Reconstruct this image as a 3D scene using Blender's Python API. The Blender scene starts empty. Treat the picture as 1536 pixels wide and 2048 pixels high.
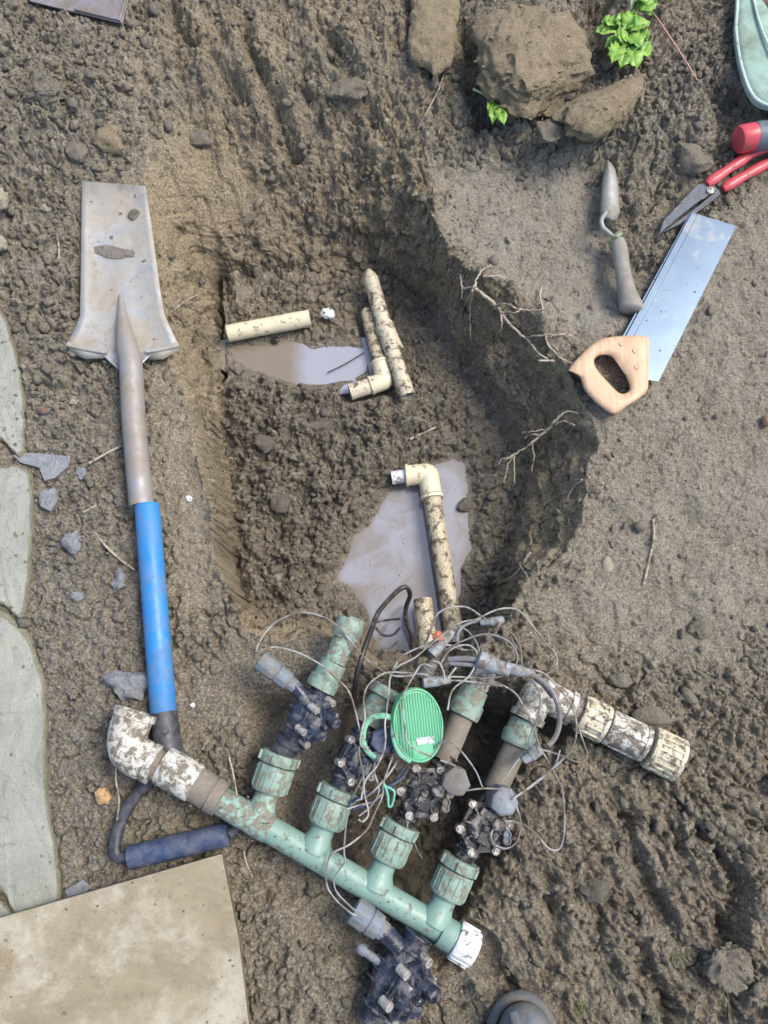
import bpy, bmesh, math, random
import numpy as np
from mathutils import Vector, Matrix, noise as mnoise
random.seed(7); rng = np.random.default_rng(11)
R = math.radians
scene = bpy.context.scene
C = scene.collection

# ------------------------------------------------------------------ camera, sky, sun, exposure
CAM_H, TILT, FPX = 1.26, R(14.0), 1577.0          # metres above the ground, forward tilt, focal length in photo pixels
cd = bpy.data.cameras.new('camera'); cam = bpy.data.objects.new('camera', cd); C.objects.link(cam)
cam.location = (0, 0, CAM_H); cam.rotation_euler = (TILT, 0, 0)
cd.sensor_fit = 'VERTICAL'; cd.angle = 2*math.atan(1024/FPX)
cd.sensor_fit = 'VERTICAL'; cd.sensor_height = 24; cd.lens = 24*FPX/2048
cd.clip_start = 0.02; cd.clip_end = 500
scene.camera = cam
SUN_EL, SUN_AZ = R(57), R(72)                      # azimuth from +Y towards +X
w = bpy.data.worlds.new('World'); scene.world = w; w.use_nodes = True
wn = w.node_tree.nodes; wl = w.node_tree.links
bg = wn['Background']; sky = wn.new('ShaderNodeTexSky'); sky.sky_type = 'NISHITA'; sky.sun_disc = False
sky.sun_elevation = SUN_EL; sky.sun_rotation = SUN_AZ; sky.air_density = 1.0; sky.dust_density = 3.0; sky.ozone_density = 1.0
wl.new(sky.outputs[0], bg.inputs[0]); bg.inputs[1].default_value = 0.118
sd = bpy.data.lights.new('sun', 'SUN'); sd.energy = 1.35; sd.angle = R(24); sd.color = (1.0, 0.93, 0.83)
so = bpy.data.objects.new('sun', sd); C.objects.link(so)
sv = Vector((math.sin(SUN_AZ)*math.cos(SUN_EL), math.cos(SUN_AZ)*math.cos(SUN_EL), math.sin(SUN_EL)))
so.rotation_euler = sv.to_track_quat('Z', 'Y').to_euler(); so.location = (1, 1, 3)
scene.view_settings.view_transform = 'Standard'; scene.view_settings.look = 'None'
scene.view_settings.gamma = 1.0; scene.view_settings.exposure = 1.18; scene.view_settings.use_curve_mapping = False

# ------------------------------------------------------------------ photo measurement -> place in metres at a height
def U(px, py, z=0.0):
    rx, up = (px-768)/FPX, (1024-py)/FPX
    d = Vector((rx, math.sin(TILT)+up*math.cos(TILT), -math.cos(TILT)+up*math.sin(TILT)))
    t = (z-CAM_H)/d.z
    return Vector((d.x*t, d.y*t, z))
def LEN(npx, p):                                    # length in metres of npx photo pixels at point p
    depth = p.y*math.sin(TILT) + (CAM_H-p.z)*math.cos(TILT)
    return npx*depth/FPX
def UU(pts, z=0.0): return [U(p[0], p[1], p[2] if len(p) > 2 else z) for p in pts]

# ------------------------------------------------------------------ materials
class NT:
    def __init__(s, name):
        s.m = bpy.data.materials.new(name); s.m.use_nodes = True
        s.n = s.m.node_tree.nodes; s.l = s.m.node_tree.links; s.b = s.n['Principled BSDF']
        s.tc = s.n.new('ShaderNodeTexCoord'); s.co = s.tc.outputs['Object']
    def noise(s, scale, detail=6, rough=0.6, dist=0.0, vec=None):
        t = s.n.new('ShaderNodeTexNoise'); t.inputs['Scale'].default_value = scale; t.inputs['Detail'].default_value = detail
        t.inputs['Roughness'].default_value = rough; t.inputs['Distortion'].default_value = dist
        s.l.new(vec or s.co, t.inputs['Vector']); return t.outputs['Fac']
    def voro(s, scale, feature='F1', out='Distance', vec=None):
        t = s.n.new('ShaderNodeTexVoronoi'); t.feature = feature; t.inputs['Scale'].default_value = scale
        s.l.new(vec or s.co, t.inputs['Vector']); return t.outputs[out]
    def ramp(s, fac, stops):
        r = s.n.new('ShaderNodeValToRGB'); e = r.color_ramp.elements
        while len(e) < len(stops): e.new(0.5)
        for k, (p, c) in enumerate(stops):
            e[k].position = p; e[k].color = (c, c, c, 1) if isinstance(c, (int, float)) else (*c, 1)
        s.l.new(fac, r.inputs[0]); return r.outputs[0]
    def mix(s, fac, a, b):
        m = s.n.new('ShaderNodeMix'); m.data_type = 'RGBA'
        for i, v in ((0, fac), (6, a), (7, b)):
            if hasattr(v, 'is_linked'): s.l.new(v, m.inputs[i])
            elif i == 0: m.inputs[0].default_value = v
            else: m.inputs[i].default_value = (*v, 1)
        return m.outputs[2]
    def math(s, op, a, b=0.0, c=None):
        m = s.n.new('ShaderNodeMath'); m.operation = op
        for i, v in enumerate((a, b) if c is None else (a, b, c)):
            if hasattr(v, 'is_linked'): s.l.new(v, m.inputs[i])
            else: m.inputs[i].default_value = v
        return m.outputs[0]
    def scale(s, v):
        m = s.n.new('ShaderNodeMapping'); m.inputs['Scale'].default_value = v; s.l.new(s.co, m.inputs[0]); return m.outputs[0]
    def attr(s, name):
        a = s.n.new('ShaderNodeAttribute'); a.attribute_name = name; return a.outputs['Fac']
    def bump(s, h, strength=0.5, dist=0.001, prev=None):
        b = s.n.new('ShaderNodeBump'); b.inputs['Strength'].default_value = strength; b.inputs['Distance'].default_value = dist
        s.l.new(h, b.inputs['Height'])
        if prev is not None: s.l.new(prev, b.inputs['Normal'])
        s.l.new(b.outputs[0], s.b.inputs['Normal']); return b.outputs[0]
    def set(s, key, v):
        if hasattr(v, 'is_linked'): s.l.new(v, s.b.inputs[key])
        else: s.b.inputs[key].default_value = (*v, 1) if isinstance(v, tuple) else v

MUD = (0.15, 0.125, 0.095); MUD_D = (0.075, 0.06, 0.045)
def dirty(name, base, base2=None, rough=0.45, mud=0.5, scale=60, speck=0.5, metallic=0.0, mudcol=MUD, bump=0.0012, spec=0.5, softness=0.05, vary=20):
    t = NT(name)
    col = t.mix(t.ramp(t.noise(vary, 5), [(0.35, 0.0), (0.65, 1.0)]), base, base2 or tuple(c*0.8 for c in base))
    big = t.noise(scale, 8, 0.65, 0.3)
    m1 = t.ramp(big, [(max(0.01, 0.68-mud*0.4-softness), 0.0), (0.68-mud*0.4+softness, 1.0)])
    m1 = t.math('SUBTRACT', 1.0, t.math('SUBTRACT', 1.0, m1)) if False else m1
    fine = t.noise(scale*7, 4, 0.6)
    m2 = t.ramp(fine, [(0.74-speck*0.2, 0.0), (0.77-speck*0.2, 1.0)])
    m = t.math('MAXIMUM', m1, m2)
    mc = t.mix(t.noise(scale*3, 6), tuple(c*0.6 for c in mudcol), tuple(c*1.35 for c in mudcol))
    t.set('Base Color', t.mix(m, col, mc))
    t.set('Roughness', t.math('ADD', rough, t.math('MULTIPLY', m, 0.8-rough)))
    t.set('Metallic', t.math('MULTIPLY', t.math('SUBTRACT', 1.0, m), metallic) if metallic else 0.0)
    t.set('Specular IOR Level', spec)
    h = t.math('ADD', m, t.math('MULTIPLY', t.noise(scale*9, 4), 0.5))
    t.bump(h, 0.6, bump)
    return t.m

def soil_material():
    t = NT('soil')
    wet, pale, fine = t.attr('wet'), t.attr('pale'), t.attr('fine')
    n1 = t.noise(5, 8, 0.6, 0.4); n2 = t.noise(45, 8, 0.7, 0.2); n3 = t.noise(260, 6, 0.7)
    c = t.mix(t.ramp(n2, [(0.3, 0), (0.7, 1)]), (0.185, 0.158, 0.110), (0.34, 0.298, 0.218))
    c = t.mix(t.math('MULTIPLY', t.ramp(n1, [(0.4, 0), (0.62, 1)]), 0.45), c, (0.25, 0.20, 0.13))
    c = t.mix(t.math('MULTIPLY', t.attr('brown'), 0.85), c, t.mix(n2, (0.28, 0.215, 0.12), (0.47, 0.375, 0.23)))
    c = t.mix(pale, c, t.mix(n2, (0.31, 0.283, 0.232), (0.42, 0.388, 0.322)))
    cm = t.math('MULTIPLY_ADD', pale, -0.6, 1.0)
    c = t.mix(t.math('MULTIPLY', cm, t.ramp(n3, [(0.36, 0.8), (0.49, 0)])), c, (0.055, 0.045, 0.032))
    c = t.mix(t.math('MULTIPLY', cm, t.ramp(n3, [(0.53, 0), (0.64, 0.75)])), c, (0.52, 0.48, 0.40))
    # small grit grains in the gravelly parts
    grit = t.voro(330, 'F1', 'Color')
    g = t.n.new('ShaderNodeSeparateColor'); t.l.new(grit, g.inputs[0])
    c = t.mix(t.math('MULTIPLY', t.math('MULTIPLY', t.ramp(g.outputs[0], [(0.55, 0), (0.95, 1)]), fine), 0.8), c, (0.36, 0.35, 0.31))
    c = t.mix(t.math('MULTIPLY', wet, 0.28), c, (0.10, 0.085, 0.068))  # darkens damp soil; also carries the shade painted under the manifold
    tn = t.attr('tone')
    c = t.mix(t.ramp(tn, [(0.5, 0), (1.0, 0.5)]), c, (0.46, 0.415, 0.33))
    c = t.mix(t.ramp(tn, [(0.0, 0.5), (0.5, 0)]), c, (0.12, 0.098, 0.07))
    t.set('Base Color', c)
    wn2 = t.ramp(t.noise(30, 5, 0.6), [(0.35, 0.0), (0.65, 1.0)])
    gl = t.math('MULTIPLY', wet, t.math('MULTIPLY_ADD', wn2, 0.5, 0.5))
    t.set('Roughness', t.math('MULTIPLY_ADD', gl, -0.5, 0.74))
    t.set('Specular IOR Level', t.math('MULTIPLY_ADD', gl, 0.7, 0.5))
    b1 = t.bump(t.noise(150, 7, 0.7), 1.0, 0.010)
    b2 = t.bump(t.voro(380), 0.6, 0.003, b1)
    t.bump(t.noise(900, 4, 0.7), 0.7, 0.0016, b2)
    return t.m
M = {}
M['soil'] = soil_material()
def clod_material(name, ca, cb, rough=0.85):
    t = NT(name); n2 = t.noise(60, 8, 0.7); n3 = t.noise(300, 5, 0.7)
    c = t.mix(t.ramp(n2, [(0.3, 0), (0.7, 1)]), ca, cb)
    c = t.mix(t.ramp(n3, [(0.38, 0.5), (0.5, 0)]), c, tuple(x*0.4 for x in ca)); c = t.mix(t.ramp(n3, [(0.6, 0), (0.72, 0.5)]), c, tuple(min(0.5, x*1.9) for x in cb))
    t.set('Base Color', c); t.set('Roughness', rough)
    b = t.bump(t.noise(130, 8, 0.75), 0.95, 0.012); t.bump(t.noise(800, 4), 0.6, 0.0018, b); return t.m
M['clod'] = clod_material('clod_soil', (0.19, 0.165, 0.12), (0.35, 0.315, 0.245))
M['clod_wet'] = clod_material('clod_soil_wet', (0.14, 0.12, 0.092), (0.28, 0.25, 0.20), 0.36)
M['clod_tan'] = clod_material('clod_soil_tan', (0.26, 0.205, 0.125), (0.43, 0.355, 0.23))
M['smear'] = clod_material('smeared_mud', (0.24, 0.21, 0.175), (0.33, 0.295, 0.25))
M['gravel'] = clod_material('grey_grit', (0.20, 0.19, 0.165), (0.40, 0.385, 0.34))
M['stone_grey'] = clod_material('grey_rock', (0.3, 0.32, 0.34), (0.45, 0.47, 0.49), 0.75)
M['stone_pale'] = clod_material('pale_rock', (0.42, 0.38, 0.28), (0.56, 0.52, 0.4), 0.8)
M['white_chip'] = dirty('white_chip', (0.72, 0.74, 0.78), mud=0.3, scale=120)
M['orange_chip'] = dirty('orange_chip', (0.5, 0.3, 0.14), (0.62, 0.42, 0.22), mud=0.3, scale=120)
M['red_chip'] = dirty('red_chip', (0.2, 0.09, 0.06), mud=0.5, scale=120)
def water_material():
    t = NT('muddy_water')
    n = t.noise(11, 6, 0.6, 1.2)
    c = t.mix(t.ramp(n, [(0.42, 0), (0.6, 1)]), (0.26, 0.265, 0.295), (0.205, 0.185, 0.165))  # grey-lilac tone paints in the sky's reflection, broken by brown patches
    c = t.mix(t.ramp(t.math('ADD', t.attr('silt'), t.math('MULTIPLY', t.noise(30, 5), 0.5)), [(0.5, 0), (1.1, 1)]), c, (0.17, 0.14, 0.105))
    t.set('Base Color', c); t.set('Roughness', 0.04); t.set('IOR', 1.33); t.set('Specular IOR Level', 1.0)
    t.set('Coat Weight', 1.0); t.set('Coat Roughness', 0.02); t.set('Coat IOR', 1.6)
    t.bump(t.noise(16, 3), 0.1, 0.003); return t.m
M['water'] = water_material()
def water_tan():
    t = NT('muddy_water_tan')
    # blue-grey sky reflection painted into the colour, beside the brown water
    s = t.n.new('ShaderNodeSeparateXYZ'); t.l.new(t.co, s.inputs[0])
    e = t.math('ADD', s.outputs[0], t.math('MULTIPLY', t.noise(40, 3), 0.02))
    c = t.mix(t.ramp(t.math('MULTIPLY_ADD', e, 10, 0.4), [(0.3, 0), (0.66, 1)]), t.mix(t.noise(30, 5), (0.17, 0.14, 0.10), (0.225, 0.19, 0.14)), (0.29, 0.30, 0.345))
    t.set('Base Color', c); t.set('Roughness', 0.05); t.set('IOR', 1.33); t.set('Specular IOR Level', 1.0)
    t.set('Coat Weight', 0.8); t.set('Coat Roughness', 0.03); t.set('Coat IOR', 1.5)
    t.bump(t.noise(20, 3), 0.12, 0.003); return t.m
M['water_tan'] = water_tan()
def flag_material():
    t = NT('flagstone'); n = t.noise(9, 9, 0.62, 0.6); v = t.noise(3.5, 6, 0.6, 1.5)
    c = t.mix(t.ramp(n, [(0.3, 0), (0.7, 1)]), (0.22, 0.23, 0.195), (0.39, 0.395, 0.345))
    c = t.mix(t.ramp(v, [(0.5, 0), (0.62, 0.5)]), c, (0.37, 0.36, 0.28))
    c = t.mix(t.ramp(t.noise(30, 8, 0.7, 0.8), [(0.58, 0), (0.66, 0.7)]), c, (0.20, 0.20, 0.17))
    c = t.mix(t.ramp(t.noise(200, 3), [(0.62, 0), (0.7, 0.5)]), c, (0.17, 0.165, 0.14))
    t.set('Base Color', c); t.set('Roughness', 0.75)
    b = t.bump(t.ramp(t.noise(9, 10, 0.72, 0.3), [(0.3, 0), (0.7, 1)]), 0.7, 0.01); t.bump(t.noise(240, 5, 0.7), 0.4, 0.0015, b); return t.m
M['flag'] = flag_material()
M['flag_edge'] = clod_material('flagstone_edge', (0.28, 0.27, 0.19), (0.38, 0.37, 0.27), 0.8)
def ply_material(name, k=1.0):
    t = NT(name)
    g = t.noise(14, 9, 0.75, 0.2, vec=t.scale((1.0, 2.0, 1.0)))
    c = t.mix(t.ramp(g, [(0.3, 0), (0.7, 1)]), (0.20*k, 0.168*k, 0.105*k), (0.31*k, 0.268*k, 0.18*k))
    c = t.mix(t.ramp(t.noise(7, 8, 0.6, 1.0), [(0.53, 0), (0.66, 0.6)]), c, (0.24*k, 0.185*k, 0.11*k))
    c = t.mix(t.ramp(t.noise(9, 10, 0.75, 0.2), [(0.48, 0), (0.62, 0.75)]), c, (0.42*k, 0.40*k, 0.32*k))
    c = t.mix(t.ramp(t.noise(5, 9, 0.7, 0.6), [(0.55, 0), (0.68, 0.7)]), c, (0.17*k, 0.12*k, 0.065*k))
    c = t.mix(t.ramp(t.noise(55, 8, 0.8), [(0.56, 0), (0.66, 0.5)]), c, (0.13, 0.10, 0.065))
    c = t.mix(t.ramp(t.noise(260, 4), [(0.64, 0), (0.70, 0.7)]), c, (0.12, 0.095, 0.065))
    t.set('Base Color', c); t.set('Roughness', 0.75)
    b = t.bump(t.noise(40, 6, 0.7, vec=t.scale((1, 12, 1))), 0.35, 0.0015); t.bump(t.noise(500, 3), 0.3, 0.0008, b); return t.m
M['ply'] = ply_material('plywood'); M['ply_edge'] = ply_material('plywood_edge', 0.55)
M['spade'] = dirty('spade_steel', (0.42, 0.435, 0.44), (0.37, 0.355, 0.32), rough=0.45, mud=0.42, scale=22, speck=0.6, metallic=0.55, mudcol=(0.30, 0.27, 0.22), softness=0.12, bump=0.0006)
M['spade_shaft'] = dirty('spade_shaft_steel', (0.30, 0.31, 0.33), (0.25, 0.235, 0.215), rough=0.42, mud=0.42, scale=30, speck=0.2, metallic=0.35, mudcol=(0.24, 0.2, 0.16), softness=0.2, bump=0.0004)
M['sheet_metal'] = dirty('worn_steel_sheet', (0.3, 0.29, 0.32), (0.24, 0.22, 0.22), rough=0.5, mud=0.35, scale=30, speck=0.25, metallic=0.5, softness=0.15)
M['blue'] = dirty('blue_plastic', (0.02, 0.185, 0.47), (0.03, 0.21, 0.50), rough=0.38, mud=0.3, scale=30, speck=0.5, bump=0.0003, mudcol=(0.10, 0.19, 0.34), softness=0.12)
M['grip'] = dirty('dusty_blue_grip', (0.010, 0.022, 0.06), (0.025, 0.05, 0.115), rough=0.5, mud=0.3, scale=45, speck=0.3, mudcol=(0.13, 0.14, 0.18), softness=0.2, bump=0.0006)
M['black'] = dirty('dusty_black_plastic', (0.03, 0.035, 0.05), (0.02, 0.023, 0.03), rough=0.4, mud=0.3, scale=50, speck=0.35, mudcol=(0.1, 0.1, 0.105), softness=0.15, bump=0.0006)
M['valve'] = dirty('dusty_valve_plastic', (0.013, 0.016, 0.025), (0.035, 0.046, 0.08), rough=0.22, mud=0.24, scale=75, speck=0.45, mudcol=(0.17, 0.17, 0.17), softness=0.1, bump=0.0008)
M['valve_mud'] = dirty('muddy_valve_plastic', (0.012, 0.012, 0.014), (0.02, 0.02, 0.023), rough=0.3, mud=0.34, scale=85, speck=0.7, mudcol=(0.22, 0.205, 0.185), bump=0.0012)
M['solenoid'] = dirty('slate_blue_plastic', (0.20, 0.235, 0.265), (0.13, 0.155, 0.185), rough=0.4, mud=0.42, scale=60, speck=0.35, mudcol=(0.2, 0.19, 0.17))
M['solenoid_clean'] = dirty('grey_resin_cap', (0.2, 0.235, 0.27), (0.15, 0.17, 0.19), rough=0.35, mud=0.2, scale=60, speck=0.2, softness=0.15)
M['solenoid_mud'] = dirty('muddy_resin_cap', (0.16, 0.17, 0.175), (0.19, 0.18, 0.17), rough=0.45, mud=0.5, scale=45, speck=0.3, softness=0.2)
M['screw'] = dirty('dusty_screw_head', (0.5, 0.48, 0.45), rough=0.4, mud=0.3, scale=200, metallic=0.4)
M['green'] = dirty('green_pipe', (0.175, 0.285, 0.24), (0.205, 0.325, 0.275), rough=0.42, mud=0.16, scale=70, speck=0.25, bump=0.0004)
M['green_mud'] = dirty('muddy_green_pipe', (0.2, 0.36, 0.3), (0.28, 0.39, 0.32), rough=0.5, mud=0.45, scale=90, speck=0.55, mudcol=(0.2, 0.18, 0.14))
M['green_nut'] = dirty('dusty_green_nut', (0.19, 0.30, 0.25), (0.27, 0.35, 0.285), rough=0.5, mud=0.34, scale=90, speck=0.5, mudcol=(0.2, 0.19, 0.145))
M['pipe_mud'] = dirty('mud_caked_pipe', (0.3, 0.32, 0.26), (0.22, 0.2, 0.16), rough=0.7, mud=0.75, scale=60, speck=0.4, mudcol=(0.2, 0.175, 0.14))
M['white'] = dirty('white_pipe', (0.62, 0.62, 0.56), (0.52, 0.49, 0.41), rough=0.5, mud=0.42, scale=75, speck=0.75, mudcol=(0.17, 0.145, 0.11), softness=0.05)
M['white_clean'] = dirty('white_cap', (0.66, 0.69, 0.72), (0.6, 0.62, 0.6), rough=0.4, mud=0.22, scale=80, speck=0.45)
M['cream'] = dirty('cream_pipe', (0.64, 0.59, 0.44), (0.56, 0.50, 0.36), rough=0.45, mud=0.3, scale=85, speck=0.7, mudcol=(0.14, 0.115, 0.085), softness=0.05)
M['cream_clean'] = dirty('cream_pipe_clean', (0.68, 0.63, 0.45), (0.6, 0.55, 0.39), rough=0.4, mud=0.12, scale=80, speck=0.4, mudcol=(0.15, 0.12, 0.085))
M['cream_mud'] = dirty('cream_pipe_muddy', (0.62, 0.56, 0.40), (0.50, 0.43, 0.29), rough=0.5, mud=0.34, scale=75, speck=0.85, mudcol=(0.13, 0.105, 0.075), softness=0.04)
M['lid'] = dirty('bright_green_plastic', (0.085, 0.36, 0.19), (0.10, 0.39, 0.22), rough=0.4, mud=0.2, scale=60, speck=0.3, bump=0.0003, mudcol=(0.2, 0.3, 0.22))
M['lid_ring'] = dirty('pale_green_plastic', (0.2, 0.5, 0.32), (0.25, 0.5, 0.36), rough=0.35, mud=0.2, scale=60, speck=0.4, bump=0.0003)
M['sticker'] = dirty('faded_sticker', (0.45, 0.5, 0.55), rough=0.5, mud=0.2, scale=200)
M['wire'] = dirty('grey_wire', (0.34, 0.335, 0.315), (0.25, 0.24, 0.22), rough=0.55, mud=0.42, scale=40, speck=0.35, bump=0.0003)
M['wire_dark'] = dirty('dark_grey_wire', (0.2, 0.21, 0.23), (0.15, 0.15, 0.16), rough=0.45, mud=0.3, scale=40, speck=0.3, bump=0.0003)
M['splice'] = dirty('pale_blue_grey_tube', (0.28, 0.305, 0.32), (0.2, 0.215, 0.22), rough=0.4, mud=0.42, scale=50, speck=0.35)
M['cable'] = dirty('black_cable', (0.018, 0.018, 0.02), (0.05, 0.045, 0.045), rough=0.4, mud=0.22, scale=50, speck=0.3, bump=0.0004)
M['orange'] = dirty('orange_plastic', (0.65, 0.2, 0.1), rough=0.4, mud=0.2, scale=100)
M['tie'] = dirty('mint_plastic', (0.15, 0.5, 0.36), rough=0.4, mud=0.1, scale=100)
M['saw_steel'] = dirty('saw_steel', (0.15, 0.205, 0.27), (0.13, 0.18, 0.245), rough=0.28, mud=-0.05, scale=14, speck=0.2, softness=0.12, metallic=0.92, bump=0.00015, mudcol=(0.3, 0.28, 0.22))
M['saw_tip'] = M['saw_steel']
M['wood'] = dirty('beech_handle', (0.62, 0.44, 0.29), (0.68, 0.52, 0.37), rough=0.42, mud=0.03, scale=25, speck=0.25, bump=0.0003, vary=9, mudcol=(0.3, 0.23, 0.17), softness=0.1)
def wood_grain():
    t = NT('beech_wood'); mp = t.n.new('ShaderNodeMapping'); mp.inputs['Rotation'].default_value = (0, 0, R(-28)); mp.inputs['Scale'].default_value = (9, 1.2, 1); t.l.new(t.co, mp.inputs[0])
    g = t.noise(18, 8, 0.7, 0.6, vec=mp.outputs[0])
    c = t.mix(t.ramp(g, [(0.3, 0), (0.7, 1)]), (0.45, 0.285, 0.165), (0.60, 0.43, 0.28))
    c = t.mix(t.ramp(t.noise(22, 8, 0.7), [(0.55, 0), (0.7, 0.6)]), c, (0.33, 0.25, 0.17)); c = t.mix(t.ramp(t.noise(240, 4), [(0.66, 0), (0.70, 0.8)]), c, (0.16, 0.12, 0.085))
    t.set('Base Color', c); t.set('Roughness', 0.5); t.bump(g, 0.3, 0.0006); return t.m
M['wood'] = wood_grain()
M['brass'] = dirty('dull_brass', (0.4, 0.36, 0.28), rough=0.4, mud=0.2, scale=200, metallic=0.7)
M['trowel'] = dirty('muddy_trowel_steel', (0.40, 0.42, 0.41), (0.30, 0.30, 0.27), rough=0.4, mud=0.4, scale=35, speck=0.25, metallic=0.3, mudcol=(0.2, 0.185, 0.15), softness=0.2)
M['trowel_grip'] = dirty('muddy_trowel_handle', (0.29, 0.285, 0.25), (0.25, 0.24, 0.21), rough=0.5, mud=0.45, scale=30, speck=0.15, mudcol=(0.19, 0.17, 0.14), softness=0.25, bump=0.0005)
M['ferrule'] = dirty('green_collar', (0.3, 0.4, 0.22), rough=0.6, mud=0.4, scale=70)
M['shear'] = dirty('dark_shear_steel', (0.09, 0.11, 0.13), (0.06, 0.07, 0.085), rough=0.4, mud=0.25, scale=90, speck=0.55, metallic=0.3, mudcol=(0.2, 0.19, 0.17))
M['red'] = dirty('red_handle', (0.56, 0.075, 0.095), (0.48, 0.06, 0.075), rough=0.35, mud=0.12, scale=50, speck=0.3, bump=0.0003)
M['slate'] = dirty('slate_grip', (0.12, 0.15, 0.19), rough=0.5, mud=0.2, scale=50, speck=0.2)
M['teal'] = dirty('pale_teal_fabric', (0.30, 0.44, 0.365), (0.26, 0.39, 0.32), rough=0.75, mud=0.12, scale=25, speck=0.2, softness=0.2)
M['teal_line'] = dirty('pale_piping', (0.5, 0.6, 0.54), rough=0.5, mud=0.1, scale=60)
def leaf_material(name, a, b):
    t = NT(name); t.set('Base Color', t.mix(t.ramp(t.noise(60, 5), [(0.35, 0), (0.65, 1)]), a, b)); t.set('Roughness', 0.45)
    t.set('Subsurface Weight', 0.0); t.bump(t.noise(220, 4), 0.5, 0.001); return t.m
M['leaf'] = leaf_material('fresh_leaf', (0.075, 0.23, 0.02), (0.27, 0.44, 0.07))
M['leaf_stem'] = leaf_material('leaf_stem', (0.3, 0.42, 0.18), (0.4, 0.5, 0.25))
M['red_stem'] = leaf_material('red_stem', (0.4, 0.2, 0.18), (0.5, 0.3, 0.26))
M['moss'] = leaf_material('moss', (0.09, 0.13, 0.03), (0.16, 0.2, 0.06))
M['root'] = dirty('pale_root', (0.46, 0.40, 0.32), (0.36, 0.30, 0.23), rough=0.7, mud=0.35, scale=90, speck=0.5)
M['root_pale'] = dirty('pale_cream_root', (0.5, 0.44, 0.32), (0.4, 0.34, 0.24), rough=0.7, mud=0.3, scale=90, speck=0.4)
M['straw'] = dirty('dry_stalk', (0.42, 0.37, 0.28), (0.33, 0.28, 0.2), rough=0.7, mud=0.3, scale=90, speck=0.3)
M['straw_dark'] = dirty('dark_stick', (0.05, 0.04, 0.03), rough=0.8, mud=0.3, scale=90)
M['boot'] = dirty('grey_blue_rubber', (0.11, 0.13, 0.155), (0.07, 0.085, 0.11), rough=0.35, mud=0.35, scale=30, speck=0.3, softness=0.15)
M['boot_pale'] = dirty('pale_rubber', (0.36, 0.38, 0.4), rough=0.35, mud=0.15, scale=30, speck=0.3)
M['dark_hole'] = dirty('dark_mud', (0.06, 0.05, 0.04), rough=0.8, mud=0.5, scale=90, mudcol=(0.07, 0.06, 0.045))

# ------------------------------------------------------------------ object helpers
def tag(o, label=None, cat=None, group=None, kind=None):
    if label: o['label'] = label
    if cat: o['category'] = cat
    if group: o['group'] = group
    if kind: o['kind'] = kind
    return o
def thing(name, loc, label, cat, group=None):
    o = bpy.data.objects.new(name, None); o.location = loc; o.empty_display_size = 0.02; C.objects.link(o)
    return tag(o, label, cat, group)
def wloc(o):
    v = Vector(o.location)
    while o.parent: o = o.parent; v += Vector(o.location)
    return v
def perp(d):
    a = Vector((0, 0, 1)) if abs(d.z) < 0.9 else Vector((1, 0, 0))
    u = d.cross(a).normalized(); return u, d.cross(u).normalized()
def smooth_path(pts, k=4):
    if len(pts) < 3: return [Vector(p) for p in pts]
    P = [Vector(p) for p in pts]; P = [P[0]*2-P[1]] + P + [P[-1]*2-P[-2]]; out = []
    for i in range(1, len(P)-2):
        for j in range(k):
            t = j/k; a, b, c, d = P[i-1], P[i], P[i+1], P[i+2]
            out.append(0.5*((2*b)+(c-a)*t+(2*a-5*b+4*c-d)*t*t+(3*b-a-3*c+d)*t**3))
    out.append(P[-2]); return out
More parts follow.
